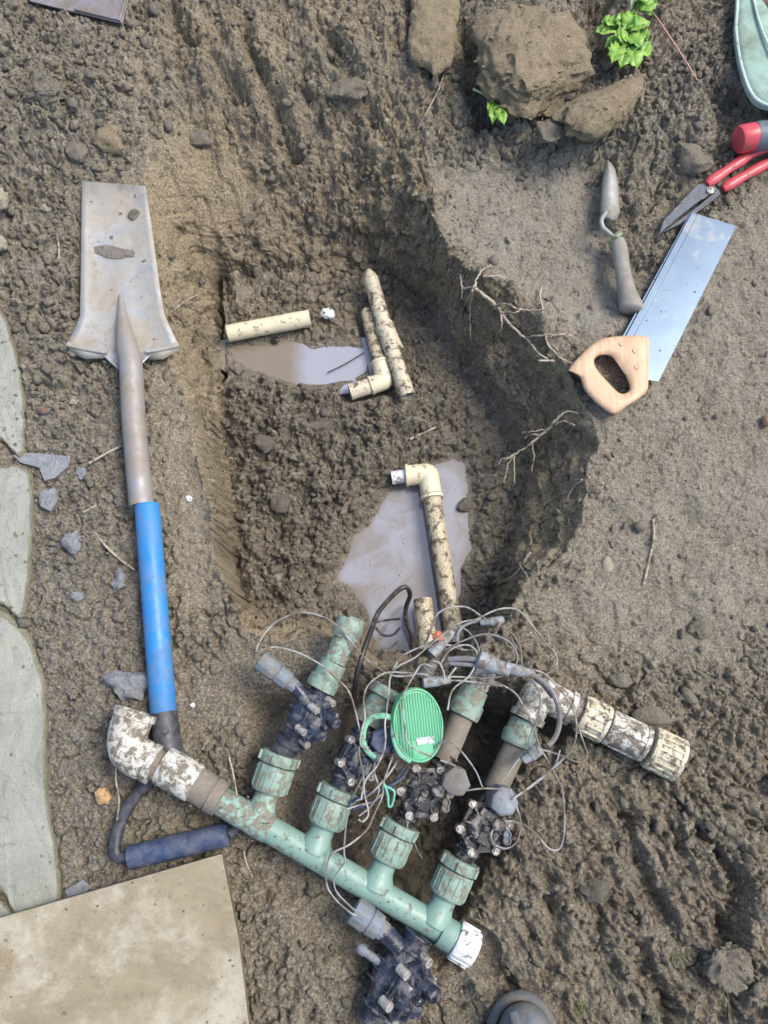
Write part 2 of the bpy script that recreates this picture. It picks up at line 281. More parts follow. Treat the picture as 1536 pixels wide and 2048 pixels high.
class MB:
    def __init__(s): s.v = []; s.f = []
    def add(s, vs, fs):
        o = len(s.v); s.v += [Vector(x) for x in vs]; s.f += [tuple(i+o for i in f) for f in fs]; return s
    def tube(s, pts, rad, n=12, cap=True, flat=1.0, ref=None):
        P = [Vector(p) for p in pts]; rad = [rad]*len(P) if isinstance(rad, (int, float)) else rad
        d0 = next(((P[i+1]-P[i]).normalized() for i in range(len(P)-1) if (P[i+1]-P[i]).length > 1e-9))
        u, w_ = perp(d0)
        if ref is not None: w_ = (ref - d0*ref.dot(d0)).normalized(); u = w_.cross(d0).normalized()
        vs = []; dprev = d0
        for i, p in enumerate(P):
            a = P[i]-P[i-1] if i else Vector(); b = P[i+1]-P[i] if i < len(P)-1 else Vector()
            a = a.normalized() if a.length > 1e-9 else Vector(); b = b.normalized() if b.length > 1e-9 else Vector()
            d = a+b; d = d.normalized() if d.length > 1e-6 else dprev
            q = dprev.rotation_difference(d); u = q @ u; w_ = q @ w_; dprev = d
            for j in range(n):
                th = 2*math.pi*j/n; vs.append(p + u*(rad[i]*math.cos(th)) + w_*(rad[i]*flat*math.sin(th)))
        fs = [(i*n+j, i*n+(j+1) % n, (i+1)*n+(j+1) % n, (i+1)*n+j) for i in range(len(P)-1) for j in range(n)]
        if cap: fs += [tuple(range(n))[::-1], tuple((len(P)-1)*n+j for j in range(n))]
        return s.add(vs, fs)
    def lathe(s, p0, p1, prof, n=24, cap=True):          # prof: (metres along axis from p0, radius)
        p0, p1 = Vector(p0), Vector(p1); d = (p1-p0).normalized(); u, w_ = perp(d); vs = []
        for t, r in prof:
            for j in range(n):
                th = 2*math.pi*j/n; vs.append(p0+d*t+u*(r*math.cos(th))+w_*(r*math.sin(th)))
        m = len(prof)
        fs = [(i*n+j, i*n+(j+1) % n, (i+1)*n+(j+1) % n, (i+1)*n+j) for i in range(m-1) for j in range(n)]
        if cap: fs += [tuple(range(n))[::-1], tuple((m-1)*n+j for j in range(n))]
        return s.add(vs, fs)
    def openpipe(s, p0, p1, r, ri=None, open0=True, open1=True, n=24, deep=0.03):
        L = (Vector(p1)-Vector(p0)).length; ri = ri or r*0.8; deep = min(deep, L*0.45); pr = []
        pr += [(deep, 0.0005), (deep, ri), (0, ri), (0, r)] if open0 else [(0, r)]
        k = 8
        pr += [(L*i/k, r*(1+0.012*math.sin(i*2.3))) for i in range(1, k)]
        pr += [(L, r), (L, ri), (L-deep, ri), (L-deep, 0.0005)] if open1 else [(L, r)]
        return s.lathe(p0, p1, pr, n)
    def box(s, c, ax, ay, az, sz):
        c = Vector(c); h = [x/2 for x in sz]
        vs = [c+ax*(sx*h[0])+ay*(sy*h[1])+az*(sz_*h[2]) for sx in (-1, 1) for sy in (-1, 1) for sz_ in (-1, 1)]
        return s.add(vs, [(0, 1, 3, 2), (4, 6, 7, 5), (0, 4, 5, 1), (2, 3, 7, 6), (0, 2, 6, 4), (1, 5, 7, 3)])
    def prism(s, bottom, top):
        n = len(bottom)
        return s.add(list(bottom)+list(top), [tuple(range(n))[::-1], tuple(range(n, 2*n))]+[(i, (i+1) % n, n+(i+1) % n, n+i) for i in range(n)])
    def build(s, name, mat, parent=None, bevel=0.0, smooth=38, label=None, cat=None, group=None, kind=None, seg=2, origin=None):
        me = bpy.data.meshes.new(name)
        if parent is not None: org = wloc(parent)
        elif origin is not None: org = Vector(origin)
        else:
            a = np.array([tuple(x) for x in s.v]); c = (a.min(0)+a.max(0))/2; org = Vector((c[0], c[1], a[:, 2].min()))
        me.from_pydata([tuple(x-org) for x in s.v], [], s.f); me.update()
        bm = bmesh.new(); bm.from_mesh(me); bmesh.ops.recalc_face_normals(bm, faces=bm.faces); bm.to_mesh(me); bm.free()
        me.materials.append(mat)
        me.polygons.foreach_set('use_smooth', [True]*len(me.polygons)); me.set_sharp_from_angle(angle=R(smooth))
        o = bpy.data.objects.new(name, me); C.objects.link(o)
        if parent is None: o.location = org
        else: o.parent = parent
        if bevel:
            b = o.modifiers.new('bevel', 'BEVEL'); b.width = bevel; b.segments = seg; b.limit_method = 'ANGLE'; b.angle_limit = R(35)
            b.harden_normals = False
        return tag(o, label, cat, group, kind)
def ico(sub):
    bm = bmesh.new(); bmesh.ops.create_icosphere(bm, subdivisions=sub, radius=1.0)
    v = np.array([tuple(x.co) for x in bm.verts]); f = [tuple(y.index for y in x.verts) for x in bm.faces]; bm.free(); return v, f
ICO = {k: ico(k) for k in (1, 2, 3, 4, 5)}
def lump(seed, sub=3, amp=0.25, freq=1.3, facets=7, flat=0.75):
    v, f = ICO[sub]; r = np.random.default_rng(seed); out = v.copy()
    for k in range(facets):                          # chop with random planes: broken clods have flat faces
        n = r.normal(size=3); n /= np.linalg.norm(n); c = r.uniform(0.55, 0.9); d = out@n; over = np.maximum(d-c, 0)
        out -= np.outer(over*0.9, n)
    o = Vector(r.uniform(-50, 50, 3))
    res = np.empty_like(out)
    for i, p in enumerate(out):
        P = Vector(p); a = amp*mnoise.fractal(P*freq+o, 0.48 if sub > 3 else 0.5, 2.1, 7 if sub > 3 else (4 if sub > 2 else 2))
        res[i] = P*(1+a)
    res[:, 2] *= flat
    return res, f

# ------------------------------------------------------------------ terrain
def vnoise(x, y, seed, per=512):
    r = np.random.default_rng(seed); ang = r.uniform(0, 2*np.pi, (per, per)); gx, gy = np.cos(ang), np.sin(ang)
    xi, yi = np.floor(x).astype(int), np.floor(y).astype(int); xf, yf = x-xi, y-yi
    u, v = xf*xf*xf*(xf*(xf*6-15)+10), yf*yf*yf*(yf*(yf*6-15)+10)
    def g(a, b): i, j = (xi+a) % per, (yi+b) % per; return gx[i, j]*(xf-a)+gy[i, j]*(yf-b)
    return (g(0, 0)*(1-u)+g(1, 0)*u)*(1-v)+(g(0, 1)*(1-u)+g(1, 1)*u)*v
def fbm(x, y, f, seed, oct=4, gain=0.5):
    s = 0; a = 1.0
    for k in range(oct): s = s+a*vnoise(x*f+seed*3.1, y*f-seed*1.7, seed+k); f *= 2.03; a *= gain
    return s
CELL = 0.0019
X0, X1, Y0, Y1 = -0.80, 0.80, -0.50, 1.42
cx = np.arange(X0, X1, CELL); cy = np.arange(Y0, Y1, CELL)
ext = np.cumsum(0.004*1.32**np.arange(31))
gx = np.concatenate([cx[0]-ext[::-1], cx, cx[-1]+ext]); gy = np.concatenate([cy[0]-ext[::-1], cy, cy[-1]+ext])
NE = len(ext)
GX, GY = np.meshgrid(gx, gy)                        # [row=y, col=x]
FX, FY = GX[NE:-NE, NE:-NE], GY[NE:-NE, NE:-NE]
def sdf(poly, X=FX, Y=FY):                           # signed distance, negative inside
    P = [(p.x, p.y) for p in poly]; d2 = np.full(X.shape, 1e9); ins = np.zeros(X.shape, bool)
    for i in range(len(P)):
        (ax, ay), (bx, by) = P[i], P[(i+1) % len(P)]
        ex, ey = bx-ax, by-ay; t = np.clip(((X-ax)*ex+(Y-ay)*ey)/(ex*ex+ey*ey+1e-12), 0, 1)
        d2 = np.minimum(d2, (X-ax-t*ex)**2+(Y-ay-t*ey)**2)
        c = ((ay > Y) != (by > Y)); xx = (bx-ax)*(Y-ay)/((by-ay) if by != ay else 1e-12)+ax
        ins ^= c & (X < xx)
    d = np.sqrt(d2); return np.where(ins, -d, d)
def sst(a, b, x): t = np.clip((x-a)/(b-a), 0, 1); return t*t*(3-2*t)
def zone(pts, feather=0.03, z=0.0, wob=0.02): 
    return 1-sst(-feather, feather, sdf(UU(pts, z))+wob*NZ)
NZ = fbm(FX, FY, 9, 5, 4)
NW = fbm(FX, FY, 22, 9, 4)

RIM = [(290,330),(330,215),(430,150),(600,140),(760,150),(850,250),(865,400),(885,470),(925,528),(1010,560),(1085,610),(1110,700),(1150,780),(1185,840),(1200,885),(1170,960),(1165,1050),(1130,1110),(1075,1130),(1040,1190),(1010,1240),(940,1310),(830,1345),(740,1330),(690,1275),(620,1268),(560,1282),(490,1262),(458,1190),(430,1090),(408,960),(392,860),(352,760),(318,690),(300,560),(285,420)]
FLOOR = [(440,560),(560,545),(740,540),(800,560),(880,640),(930,740),(980,790),(1030,870),(1040,960),(1000,1060),(985,1170),(985,1230),(900,1290),(820,1300),(720,1270),(640,1235),(560,1245),(500,1240),(480,1150),(470,1000),(455,880),(448,760)]
POOL = [(905,905),(940,925),(948,1000),(950,1100),(930,1150),(925,1260),(850,1310),(745,1310),(728,1230),(700,1190),(662,1165),(672,1140),(690,1110),(705,1070),(735,1040),(770,985),(800,955),(850,930)]
POOL2 = [(450,690),(520,680),(570,668),(630,690),(700,683),(742,690),(745,745),(700,770),(630,778),(560,768),(500,750),(460,725)]
PIT, ZP1, ZP2 = 0.20, -0.212, -0.19
wob = 0.010*NZ+0.006*NW
d_rim = -(sdf(UU(RIM, 0))+wob); d_fl = sdf(UU(FLOOR, -PIT))+wob
t = np.clip(d_rim, 0, None)/(np.clip(d_rim, 0, None)+np.clip(d_fl, 0, None)+1e-5)
prof = np.where(t < 0.12, t*1.2, 0.144+0.856*np.clip((t-0.12)/0.88, 0, 1)**0.85)
far = 1-sst(-0.02, 0.06, sdf(UU([(260,80),(860,80),(850,480),(760,600),(320,600)], -0.05)))
prof = 0.25*prof+0.75*(0.3*t+0.7*sst(0.0, 1.0, t**1.15))
prof = prof*(1-far)+far*(0.35*t+0.65*(t**1.5))
base = -PIT*prof
inpit = sst(0.0, 1.0, t)
Z = base.copy()
Z += inpit*(0.012*NZ+0.007*NW)
for pl_, zl_ in (([(975,650),(1060,700),(1100,770),(1110,850),(1060,860),(1010,770),(960,700)], -0.095), ([(1080,930),(1150,940),(1150,1040),(1110,1090),(1060,1090),(1075,1010)], -0.085), ([(890,560),(960,600),(975,660),(920,650),(880,600)], -0.10)):
    lg = zone(pl_, 0.022, zl_, 0.012); Z = np.where(Z < zl_, Z+(zl_-Z)*lg*0.75, Z)
# heap of fallen clods in the middle of the floor
heap = zone([(470,790),(720,790),(900,860),(800,920),(720,1010),(680,1080),(600,1200),(490,1190),(470,980)], 0.04, -0.23)
Z += heap*(0.022+0.026*NW)
p1 = sdf(UU(POOL, ZP1)); p2 = sdf(UU(POOL2, ZP2))
k1 = 1-sst(-0.012, 0.014, p1+0.007*NW+0.004*NZ); Z = Z*(1-k1)+np.minimum(Z, ZP1-0.012)*k1
k2 = 1-sst(-0.012, 0.014, p2+0.008*NW); Z = Z*(1-k2)+np.minimum(Z, ZP2-0.010)*k2
above1 = (1-sst(0.0, 0.05, p1))*(1-k1); Z = np.where(above1 > 0.02, np.maximum(Z, ZP1+0.006*above1), Z)
above2 = (1-sst(0.0, 0.05, p2))*(1-k2); Z = np.where(above2 > 0.02, np.maximum(Z, ZP2+0.006*above2), Z)
outp = 1-sst(0, 0.03, d_rim)
Z += outp*(0.008*NZ+0.004*NW)
Z += 0.05*zone([(-300,-200),(330,-200),(330,120),(290,300),(120,330),(-200,330)], 0.10)
Z += 0.03*zone([(330,-300),(860,-300),(850,170),(600,190),(380,190)], 0.08)
Z += 0.055*zone([(930,-300),(1800,-300),(1700,250),(1440,330),(1280,330),(1050,250),(940,200)], 0.08)
Z -= 0.02*zone([(880,330),(1200,330),(1260,560),(1150,660),(1040,560),(900,470)], 0.05)
# sharp mud ridges running down the near right and the far bank (spade cuts)
rid = fbm(FX*0.9+FY*0.5, FY*0.35-FX*0.2, 26, 31, 4)
Z += 0.014*(1-np.abs(rid)*2.2)*zone([(1000,1560),(1480,1500),(1536,2200),(1000,2200),(950,1900)], 0.06)
rid2 = fbm(FX*1.3+FY*0.25, FY*0.3, 18, 41, 4)
bank = zone([(300,60),(860,60),(860,560),(300,560)], 0.08, -0.05)
Z += 0.018*rid2*bank
# trampled hollow below the manifold
hol = zone([(520,1420),(640,1370),(760,1360),(1000,1370),(1070,1440),(1010,1600),(985,1700),(900,1815),(770,1760),(640,1680),(540,1580)], 0.035, -0.04, 0.01)
Z -= 0.06*hol
hol2 = zone([(680,1610),(700,1430),(800,1390),(960,1400),(1050,1430),(1010,1520),(960,1620),(955,1700),(890,1815),(740,1735),(660,1670)], 0.018, -0.08, 0.01)
Z -= 0.13*hol2
hol3 = zone([(470,1590),(560,1650),(700,1750),(840,1850),(900,1920),(760,2000),(640,1900),(500,1760)], 0.03, -0.0, 0.01)
Z -= 0.02*hol3
notch = zone([(1085,1395),(1150,1400),(1160,1440),(1120,1490),(1075,1450)], 0.012, 0, 0.0); Z -= 0.06*notch
slot = zone([(428,560),(440,555),(456,760),(446,770)], 0.004, -0.2, 0.0); Z -= 0.05*slot
slot2 = 0*zone([(446,820),(462,820),(486,1200),(472,1200)], 0.006, -0.22, 0.0); Z -= 0.02*slot2
# gaps round the big clods, and cracks and spade cuts
Z -= 0.05*zone([(925,60),(965,80),(1000,230),(960,240),(930,160)], 0.02, 0.03, 0.0)+0.05*zone([(1165,20),(1215,10),(1220,130),(1180,150)], 0.02, 0.03, 0.0)+0.04*zone([(1400,180),(1480,200),(1480,300),(1440,300)], 0.03, 0.03)
def groove(pts, w_, dep, z=0.0, lip=0.0):
    global Z
    P = UU(smooth_px(pts), z)
    d = np.full(FX.shape, 9.0)
    for a, b in zip(P[:-1], P[1:]):
        ex, ey = b.x-a.x, b.y-a.y; t_ = np.clip(((FX-a.x)*ex+(FY-a.y)*ey)/(ex*ex+ey*ey+1e-9), 0, 1)
        d = np.minimum(d, np.hypot(FX-a.x-t_*ex, FY-a.y-t_*ey))
    d = np.abs(d+0.016*NZ+0.008*NW)
    Z = Z-dep*np.exp(-(d/w_)**2)+lip*np.exp(-((d-2.2*w_)/w_)**2)
def smooth_px(pts): return [tuple(p[:2]) for p in smooth_path([Vector((x, y, 0)) for x, y in pts], 3)]
for g_ in ([(340,15),(360,60),(400,100),(470,165)], [(480,50),(505,110),(545,180),(575,240)], [(640,60),(700,130),(760,230)]): groove(g_, 0.013, 0.018, 0.03, 0.008)
for g_ in ([(1395,1660),(1450,1740),(1465,1800),(1440,1870)], [(1095,1800),(1108,1860),(1090,1930)], [(1250,1640),(1275,1730),(1330,1830)], [(1270,1890),(1300,1960),(1340,2030)], [(960,1900),(1000,1960),(1040,2000)]): groove(g_, 0.011, 0.022, 0.0, 0.008)
Z += 0.03*zone([(1410,1650),(1470,1740),(1480,1800),(1455,1880),(1500,2100),(1700,2100),(1700,1500)], 0.02)
# undercut of the right bank
uc = zone([(1090,905),(1175,880),(1180,1000),(1150,1090),(1080,1110),(1050,1130),(1090,1000)], 0.012, -0.1, 0.004)
Z -= 0.10*0.15*uc*sst(0.0, 0.1, t)*(1-sst(0.7, 1.0, t))
# crumb size / smoothness maps
coarse = np.clip(zone([(-300,-200),(330,-200),(300,200),(300,330),(160,360),(160,720),(60,900),(-200,640)], 0.05)
    + zone([(930,150),(1110,250),(1290,130),(1500,150),(1470,420),(1250,330),(1230,420),(1180,330),(1000,330),(900,260)], 0.04)
    + 0.6*zone([(1130,1400),(1400,1330),(1600,1250),(1700,1900),(1400,2100),(1450,1800),(1250,1600),(1100,1620)], 0.05)
    + 1.0*zone([(450,790),(700,780),(840,830),(740,960),(690,1080),(600,1230),(490,1230),(465,960)], 0.04, -0.23), 0, 1)
smoothz = np.clip(zone([(880,330),(1190,330),(1210,450),(1280,680),(1130,690),(1020,560),(890,470)], 0.03)
    + zone([(1200,640),(1600,300),(1600,1250),(1380,1330),(1180,1290),(1050,1200),(1180,1100),(1190,900)], 0.05)
    + zone([(330,700),(380,760),(440,1000),(470,1200),(400,1220),(340,1000)], 0.02, -0.05)
    + zone([(500,1270),(700,1270),(720,1600),(640,1660),(560,1600),(500,1500),(350,1400)], 0.03, -0.02)
    + 0.4*zone([(900,500),(1040,575),(1110,700),(1185,830),(1180,1080),(1060,1130),(1070,960),(960,780),(860,620)], 0.02, -0.06)
    + 0.9*zone([(280,330),(420,290),(520,380),(360,520),(290,520)], 0.03, -0.08), 0, 1)
fine = np.clip(zone([(30,900),(300,900),(300,1420),(220,1700),(440,1740),(130,1850),(60,1300)], 0.03)+0.6*zone([(50,680),(260,720),(280,900),(60,900)], 0.03), 0, 1)
sinking = np.clip(k1+k2, 0, 1)
FZ = Z
SX = FX+0.0030*fbm(FX, FY, 95, 171, 2)+0.005*vnoise(FX*40, FY*40, 173); SY = FY+0.0030*fbm(FX, FY, 95, 181, 2)+0.005*vnoise(FX*40, FY*40, 183)
patch = sst(-0.12, 0.22, fbm(FX, FY, 16, 191, 3))
CN = fbm(FX, FY, 120, 231, 3)
TONE = np.full(FX.shape, 0.5)
def splats(N, rmin, rmax, power, keep, hgt=0.75, seed=1):
    r_ = np.random.default_rng(seed); ny, nx = FZ.shape; b0 = FZ.copy()
    ix = r_.integers(8, nx-8, N); iy = r_.integers(8, ny-8, N); rr = rmin*(1-r_.random(N)*(1-(rmin/rmax)**power))**(-1/power)
    kp = r_.random(N) < keep[iy, ix]; order = np.argsort(-rr)
    for k in order:
        if not kp[k]: continue
        i, j, rad = iy[k], ix[k], rr[k]; m = int(rad*1.25/CELL)+1
        a0, a1, b0_, b1 = max(0, i-m), min(ny, i+m+1), max(0, j-m), min(nx, j+m+1)
        x = SX[a0:a1, b0_:b1]-SX[i, j]; y = SY[a0:a1, b0_:b1]-SY[i, j]
        a = r_.uniform(0, 6.283); st = r_.uniform(0.5, 1.0)
        xr, yr = x*math.cos(a)+y*math.sin(a), (-x*math.sin(a)+y*math.cos(a))/st
        d = np.hypot(xr, yr)*0.6
        for q in range(6):
            an = q*1.047+r_.uniform(-0.4, 0.4); d = np.maximum(d, (xr*math.cos(an)+yr*math.sin(an))/r_.uniform(0.75, 1.05))
        d = d/rad
        rad_f = r_.uniform(0.25, 0.8); an = r_.uniform(0, 6.28); cut = (xr*math.cos(an)+yr*math.sin(an))/rad
        cap = np.where((d < 1) & (cut < r_.uniform(0.2, 1.2)), (1-d**3.4)*rad*hgt*(0.55+rad_f)*(1-0.35*np.abs(cut))+0.42*(xr*r_.uniform(-1, 1)+yr*r_.uniform(-1, 1))+rad*0.55*CN[a0:a1, b0_:b1], -1)
        z = b0[i, j]-0.25*rad+cap
        win = FZ[a0:a1, b0_:b1]; tw = TONE[a0:a1, b0_:b1]; tw[(cap > -0.5) & (z > win)] = r_.random(); FZ[a0:a1, b0_:b1] = np.where(cap > -0.5, np.maximum(win, z), win)
notw = (1-sinking)
splats(12000, 0.007, 0.024, 2.4, np.clip(0.02+0.16*patch+0.5*coarse*(0.3+0.7*patch)-0.6*smoothz-0.2*fine, 0, 1)*notw, 0.75, 1)
splats(26000, 0.004, 0.011, 2.0, np.clip(0.12+0.4*patch+0.45*coarse-0.5*smoothz-0.1*fine, 0.0, 1)*notw, 0.9, 2)
splats(56000, 0.0024, 0.0058, 1.8, np.clip(0.2+0.55*patch-0.5*smoothz+0.2*fine, 0.03, 1)*notw, 1.0, 3)
rough_amt = (1-0.55*smoothz)*notw
WX, WY = FX+1.0*base, FY+0.8*base
FZ += rough_amt*(0.0028*fbm(WX, WY, 60, 51, 3)+0.0018*fbm(WX, WY, 210, 61, 2))
FZ += 0.005*fbm(FX, FY, 25, 71, 3)*smoothz
rd = fbm(WX*0.9+WY*0.45, WY*0.9-WX*0.45, 30, 201, 4); FZ += (0.006-0.014*np.abs(rd))*notw*(1-smoothz)
FZ -= 0.010*np.exp(-(fbm(WX, WY, 12, 211, 4)/0.035)**2)*notw*(1-0.8*smoothz)*(1-patch*0.5)
pits = np.clip(vnoise(FX*75, FY*75, 81)-0.28, 0, 1); FZ -= 0.016*pits*smoothz*notw

def press(path, r, gap=0.001, depth=1.0):           # bed an object into the soil: nothing pokes through it
    P = [Vector(p) for p in path]; rs = r if isinstance(r, list) else [r]*len(P)
    for a, b, ra, rb in zip(P[:-1], P[1:], rs[:-1], rs[1:]):
        R_ = max(ra, rb)*1.25
        i0 = int((min(a.y, b.y)-R_-Y0)/CELL); i1 = int((max(a.y, b.y)+R_-Y0)/CELL)+2
        j0 = int((min(a.x, b.x)-R_-X0)/CELL); j1 = int((max(a.x, b.x)+R_-X0)/CELL)+2
        i0, j0 = max(0, i0), max(0, j0)
        if i1 <= i0 or j1 <= j0: continue
        x, y = FX[i0:i1, j0:j1], FY[i0:i1, j0:j1]
        if x.size == 0: continue
        ex, ey = b.x-a.x, b.y-a.y; t_ = np.clip(((x-a.x)*ex+(y-a.y)*ey)/(ex*ex+ey*ey+1e-9), 0, 1)
        d = np.hypot(x-a.x-t_*ex, y-a.y-t_*ey); rr = ra+(rb-ra)*t_; zc = a.z+(b.z-a.z)*t_
        lim = zc-np.sqrt(np.clip(rr*rr-d*d, 0, None))-gap
        lim = np.where(d < rr*1.0, lim, np.where(d < rr*1.2, zc-gap, 9))
        FZ[i0:i1, j0:j1] = np.minimum(FZ[i0:i1, j0:j1], lim)
def press_poly(poly, z, grow=0.004):
    d = sdf(poly); lim = np.where(d < grow, z-0.001, 9)
    np.minimum(FZ, lim, out=FZ)

# ---- bedding of the big things (same measurements as used below)
ZS = 0.026
SHAFT = UU([(248,640,0.022),(262,735,0.028),(268,850,ZS+0.004),(283,1010,ZS+0.004),(304,1150,ZS+0.002),(327,1425,ZS),(336,1500,ZS)])
press(SHAFT, [0.010,0.016,0.019,0.019,0.020,0.020,0.021])
BLADE = UU([(163,362),(292,374),(312,520),(330,640),(358,690),(300,702),(266,745),(218,708),(133,690),(158,640),(160,500)], 0.010)
press_poly(BLADE, 0.010)
FLAGS = [
 ('narrow', [(-60,560),(0,622),(20,680),(38,740),(47,830),(44,908),(22,900),(0,878),(-60,860)]),
 ('short', [(-60,905),(0,930),(30,930),(56,945),(63,1000),(58,1100),(52,1180),(42,1234),(18,1220),(0,1206),(-60,1190)]),
 ('long', [(-60,1200),(0,1222),(38,1252),(66,1300),(86,1370),(88,1480),(88,1560),(98,1640),(112,1720),(118,1800),(90,1850),(40,1850),(0,1780),(-60,1750)]),
 ('corner', [(-60,1768),(-6,1795),(36,1850),(60,1900),(60,1960),(-60,1960)])]
for _, pl in FLAGS: press_poly(UU(pl, 0.012), 0.002, 0.003)
BOARD = UU([(-40,1847),(443,1708),(478,1885),(502,2090),(505,2200),(-60,2200)], 0.045)
press_poly(BOARD, 0.028, 0.004)
SAWB = UU([(1381,424),(1472,452),(1316,764),(1296,759),(1240,672)], 0.018)
press_poly(SAWB, 0.012)
SAWH = UU([(1135,740),(1176,695),(1208,676),(1246,672),(1295,673),(1296,759),(1294,781),(1278,797),(1233,827),(1217,825),(1189,803),(1168,778),(1160,755),(1141,746)], 0.016)
press_poly(SAWH, 0.004, 0.002)
press(UU([(1215,330,0.014),(1218,430,0.014),(1236,480,0.016),(1248,540,0.018),(1264,620,0.018)]), 0.017)
press_poly(UU([(1319,467),(1329,441),(1395,365),(1440,366),(1440,384),(1392,422)], 0.02), 0.012)
press(UU([(1417,368,0.02),(1560,300,0.02)]), 0.012); press(UU([(1446,380,0.02),(1600,305,0.02)]), 0.012)
for pl_ in ([(24,905),(145,905),(140,960),(80,965)], [(80,970),(115,970),(115,1024),(78,1014)]): press_poly(UU(pl_, 0.01), 0.0, 0.004)
PRUN = UU([(1120,1385,0.03),(1355,1518,0.030)]); press(PRUN, 0.031)
MAIN0, MAIN1 = U(310,1528,0.052), U(900,1868,0.012)
press([MAIN0, MAIN1], 0.024); press([U(880,1855,0.014), U(960,1905,0.012)], 0.032)
press(UU([(262,1420,0.05),(240,1490,0.05),(300,1520,0.05)]), 0.036)
LV0, LV1 = U(760,2040,0.02), U(810,1850,0.02); press([LV0, LV1], 0.032); press(UU([(705,1815,0.02),(770,1865,0.02)]), 0.016)
press(UU([(225,1700,0.022),(262,1718,0.022),(455,1665,0.022)]), 0.023)
press(UU([(1050,2060,0.05),(1050,2040,0.05)]), 0.05)
press_poly(UU([(60,-60),(262,-60),(244,46),(60,2)], 0.06), 0.05)
for pa, r_ in (([(452,666,-0.172),(618,634,-0.166)], 0.021), ([(732,545,-0.162),(818,795,-0.172)], 0.024), ([(730,620,-0.178),(768,765,-0.178),(700,782,-0.178)], 0.024), ([(800,955,-0.19),(855,950,-0.188),(908,1270,-0.188)], 0.022)):
    press(UU(pa), r_)

objfree = np.ones(FZ.shape)
for pl_ in (BLADE, SAWB, SAWH): objfree *= sst(0.005, 0.03, sdf(pl_))
GZ = np.zeros(GX.shape); GZ[NE:-NE, NE:-NE] = FZ
# the rest of the garden: fade each border value out to gentle bumps
edge = GZ[NE:-NE, NE:-NE]
iy = np.clip(np.arange(len(gy))-NE, 0, edge.shape[0]-1); ix = np.clip(np.arange(len(gx))-NE, 0, edge.shape[1]-1)
full = edge[np.ix_(iy, ix)]
dist = np.hypot(np.maximum(np.maximum(X0-GX, GX-cx[-1]), 0), np.maximum(np.maximum(Y0-GY, GY-cy[-1]), 0))
GZ = full*np.exp(-dist*4)+np.where(dist > 0, (1-np.exp(-dist*3))*0.03*fbm(GX, GY, 2.2, 91, 3), 0)
def H(x, y):
    i = (y-Y0)/CELL; j = (x-X0)/CELL; i0 = int(min(max(i, 0), FZ.shape[0]-2)); j0 = int(min(max(j, 0), FZ.shape[1]-2)); return float(FZ[i0, j0])
ny, nx = GZ.shape
bz = base+0.0; gy_, gx_ = np.gradient(bz, CELL); sl = np.hypot(gx_, gy_); steep = np.clip((sl-0.4)/1.2, 0, 1)
WX, WY = FX+1.1*FZ, FY+0.9*FZ
amp_ = steep*(0.014*fbm(WX, WY, 22, 131, 3)+0.008*fbm(WX, WY, 70, 141, 3))*objfree*(1-0.55*smoothz)
DX, DY = np.zeros(GX.shape), np.zeros(GX.shape)
DX[NE:-NE, NE:-NE] = -gx_/(sl+1e-6)*amp_; DY[NE:-NE, NE:-NE] = -gy_/(sl+1e-6)*amp_
verts = np.stack([GX+DX, GY+DY, GZ], -1).reshape(-1, 3).astype(np.float32)
idx = np.arange(ny*nx).reshape(ny, nx)
quads = np.stack([idx[:-1, :-1], idx[:-1, 1:], idx[1:, 1:], idx[1:, :-1]], -1).reshape(-1, 4).astype(np.int32)
me = bpy.data.meshes.new('ground'); me.vertices.add(len(verts)); me.vertices.foreach_set('co', verts.ravel())
me.loops.add(quads.size); me.loops.foreach_set('vertex_index', quads.ravel())
me.polygons.add(len(quads)); me.polygons.foreach_set('loop_start', np.arange(0, quads.size, 4, dtype=np.int32))
me.update(calc_edges=True); me.polygons.foreach_set('use_smooth', np.ones(len(quads), bool))
me.materials.append(M['soil'])
pool_near = np.clip((1-sst(0.0, 0.10, p1))+(1-sst(0.0, 0.08, p2)), 0, 1)
wet_shade = np.clip(0.35*pool_near+0.55*sst(0.5, 1.0, t)+0.55*pool_near*sst(0.3, 1, t)+0.30*NZ*sst(0.2, 1, t)+0.35*hol+0.6*hol2+0.05*zone([(900,1500),(1536,1250),(1536,2200),(500,2200),(560,1650)], 0.08), 0, 1)  # real damp in the pit, plus shade painted into the manifold hollow
palem = np.clip(0.75*zone([(880,330),(1190,330),(1210,450),(1280,680),(1130,690),(1020,560),(890,470)], 0.05)*(0.8+0.5*NZ)
    +0.40*zone([(1200,640),(1600,300),(1600,1250),(1380,1330),(1180,1290),(1050,1200),(1180,1100),(1190,900)], 0.08)*(0.9+0.8*NZ)
    +0.45*zone([(-300,-200),(330,-200),(300,330),(160,360),(160,720),(60,900),(-200,640)], 0.08)*(0.8+NZ)
    +0.30*zone([(950,150),(1500,150),(1470,420),(1250,330),(950,330)], 0.06)
    +0.22*zone([(330,700),(380,760),(440,1000),(470,1200),(400,1220),(340,1000)], 0.03, -0.05), 0, 1)
brownm = np.clip(steep*1.4+0.55*far*(0.6+NZ)+0.5*zone([(330,700),(380,760),(440,1000),(470,1200),(400,1220),(340,1000)], 0.03, -0.05), 0, 1)
for nm, arr in (('wet', wet_shade), ('pale', palem), ('fine', fine), ('brown', brownm), ('tone', TONE)):
    a = me.attributes.new(nm, 'FLOAT', 'POINT'); a.data.foreach_set('value', arr[np.ix_(iy, ix)].ravel().astype(np.float32))
ground = bpy.data.objects.new('ground', me); C.objects.link(ground); ground['kind'] = 'structure'

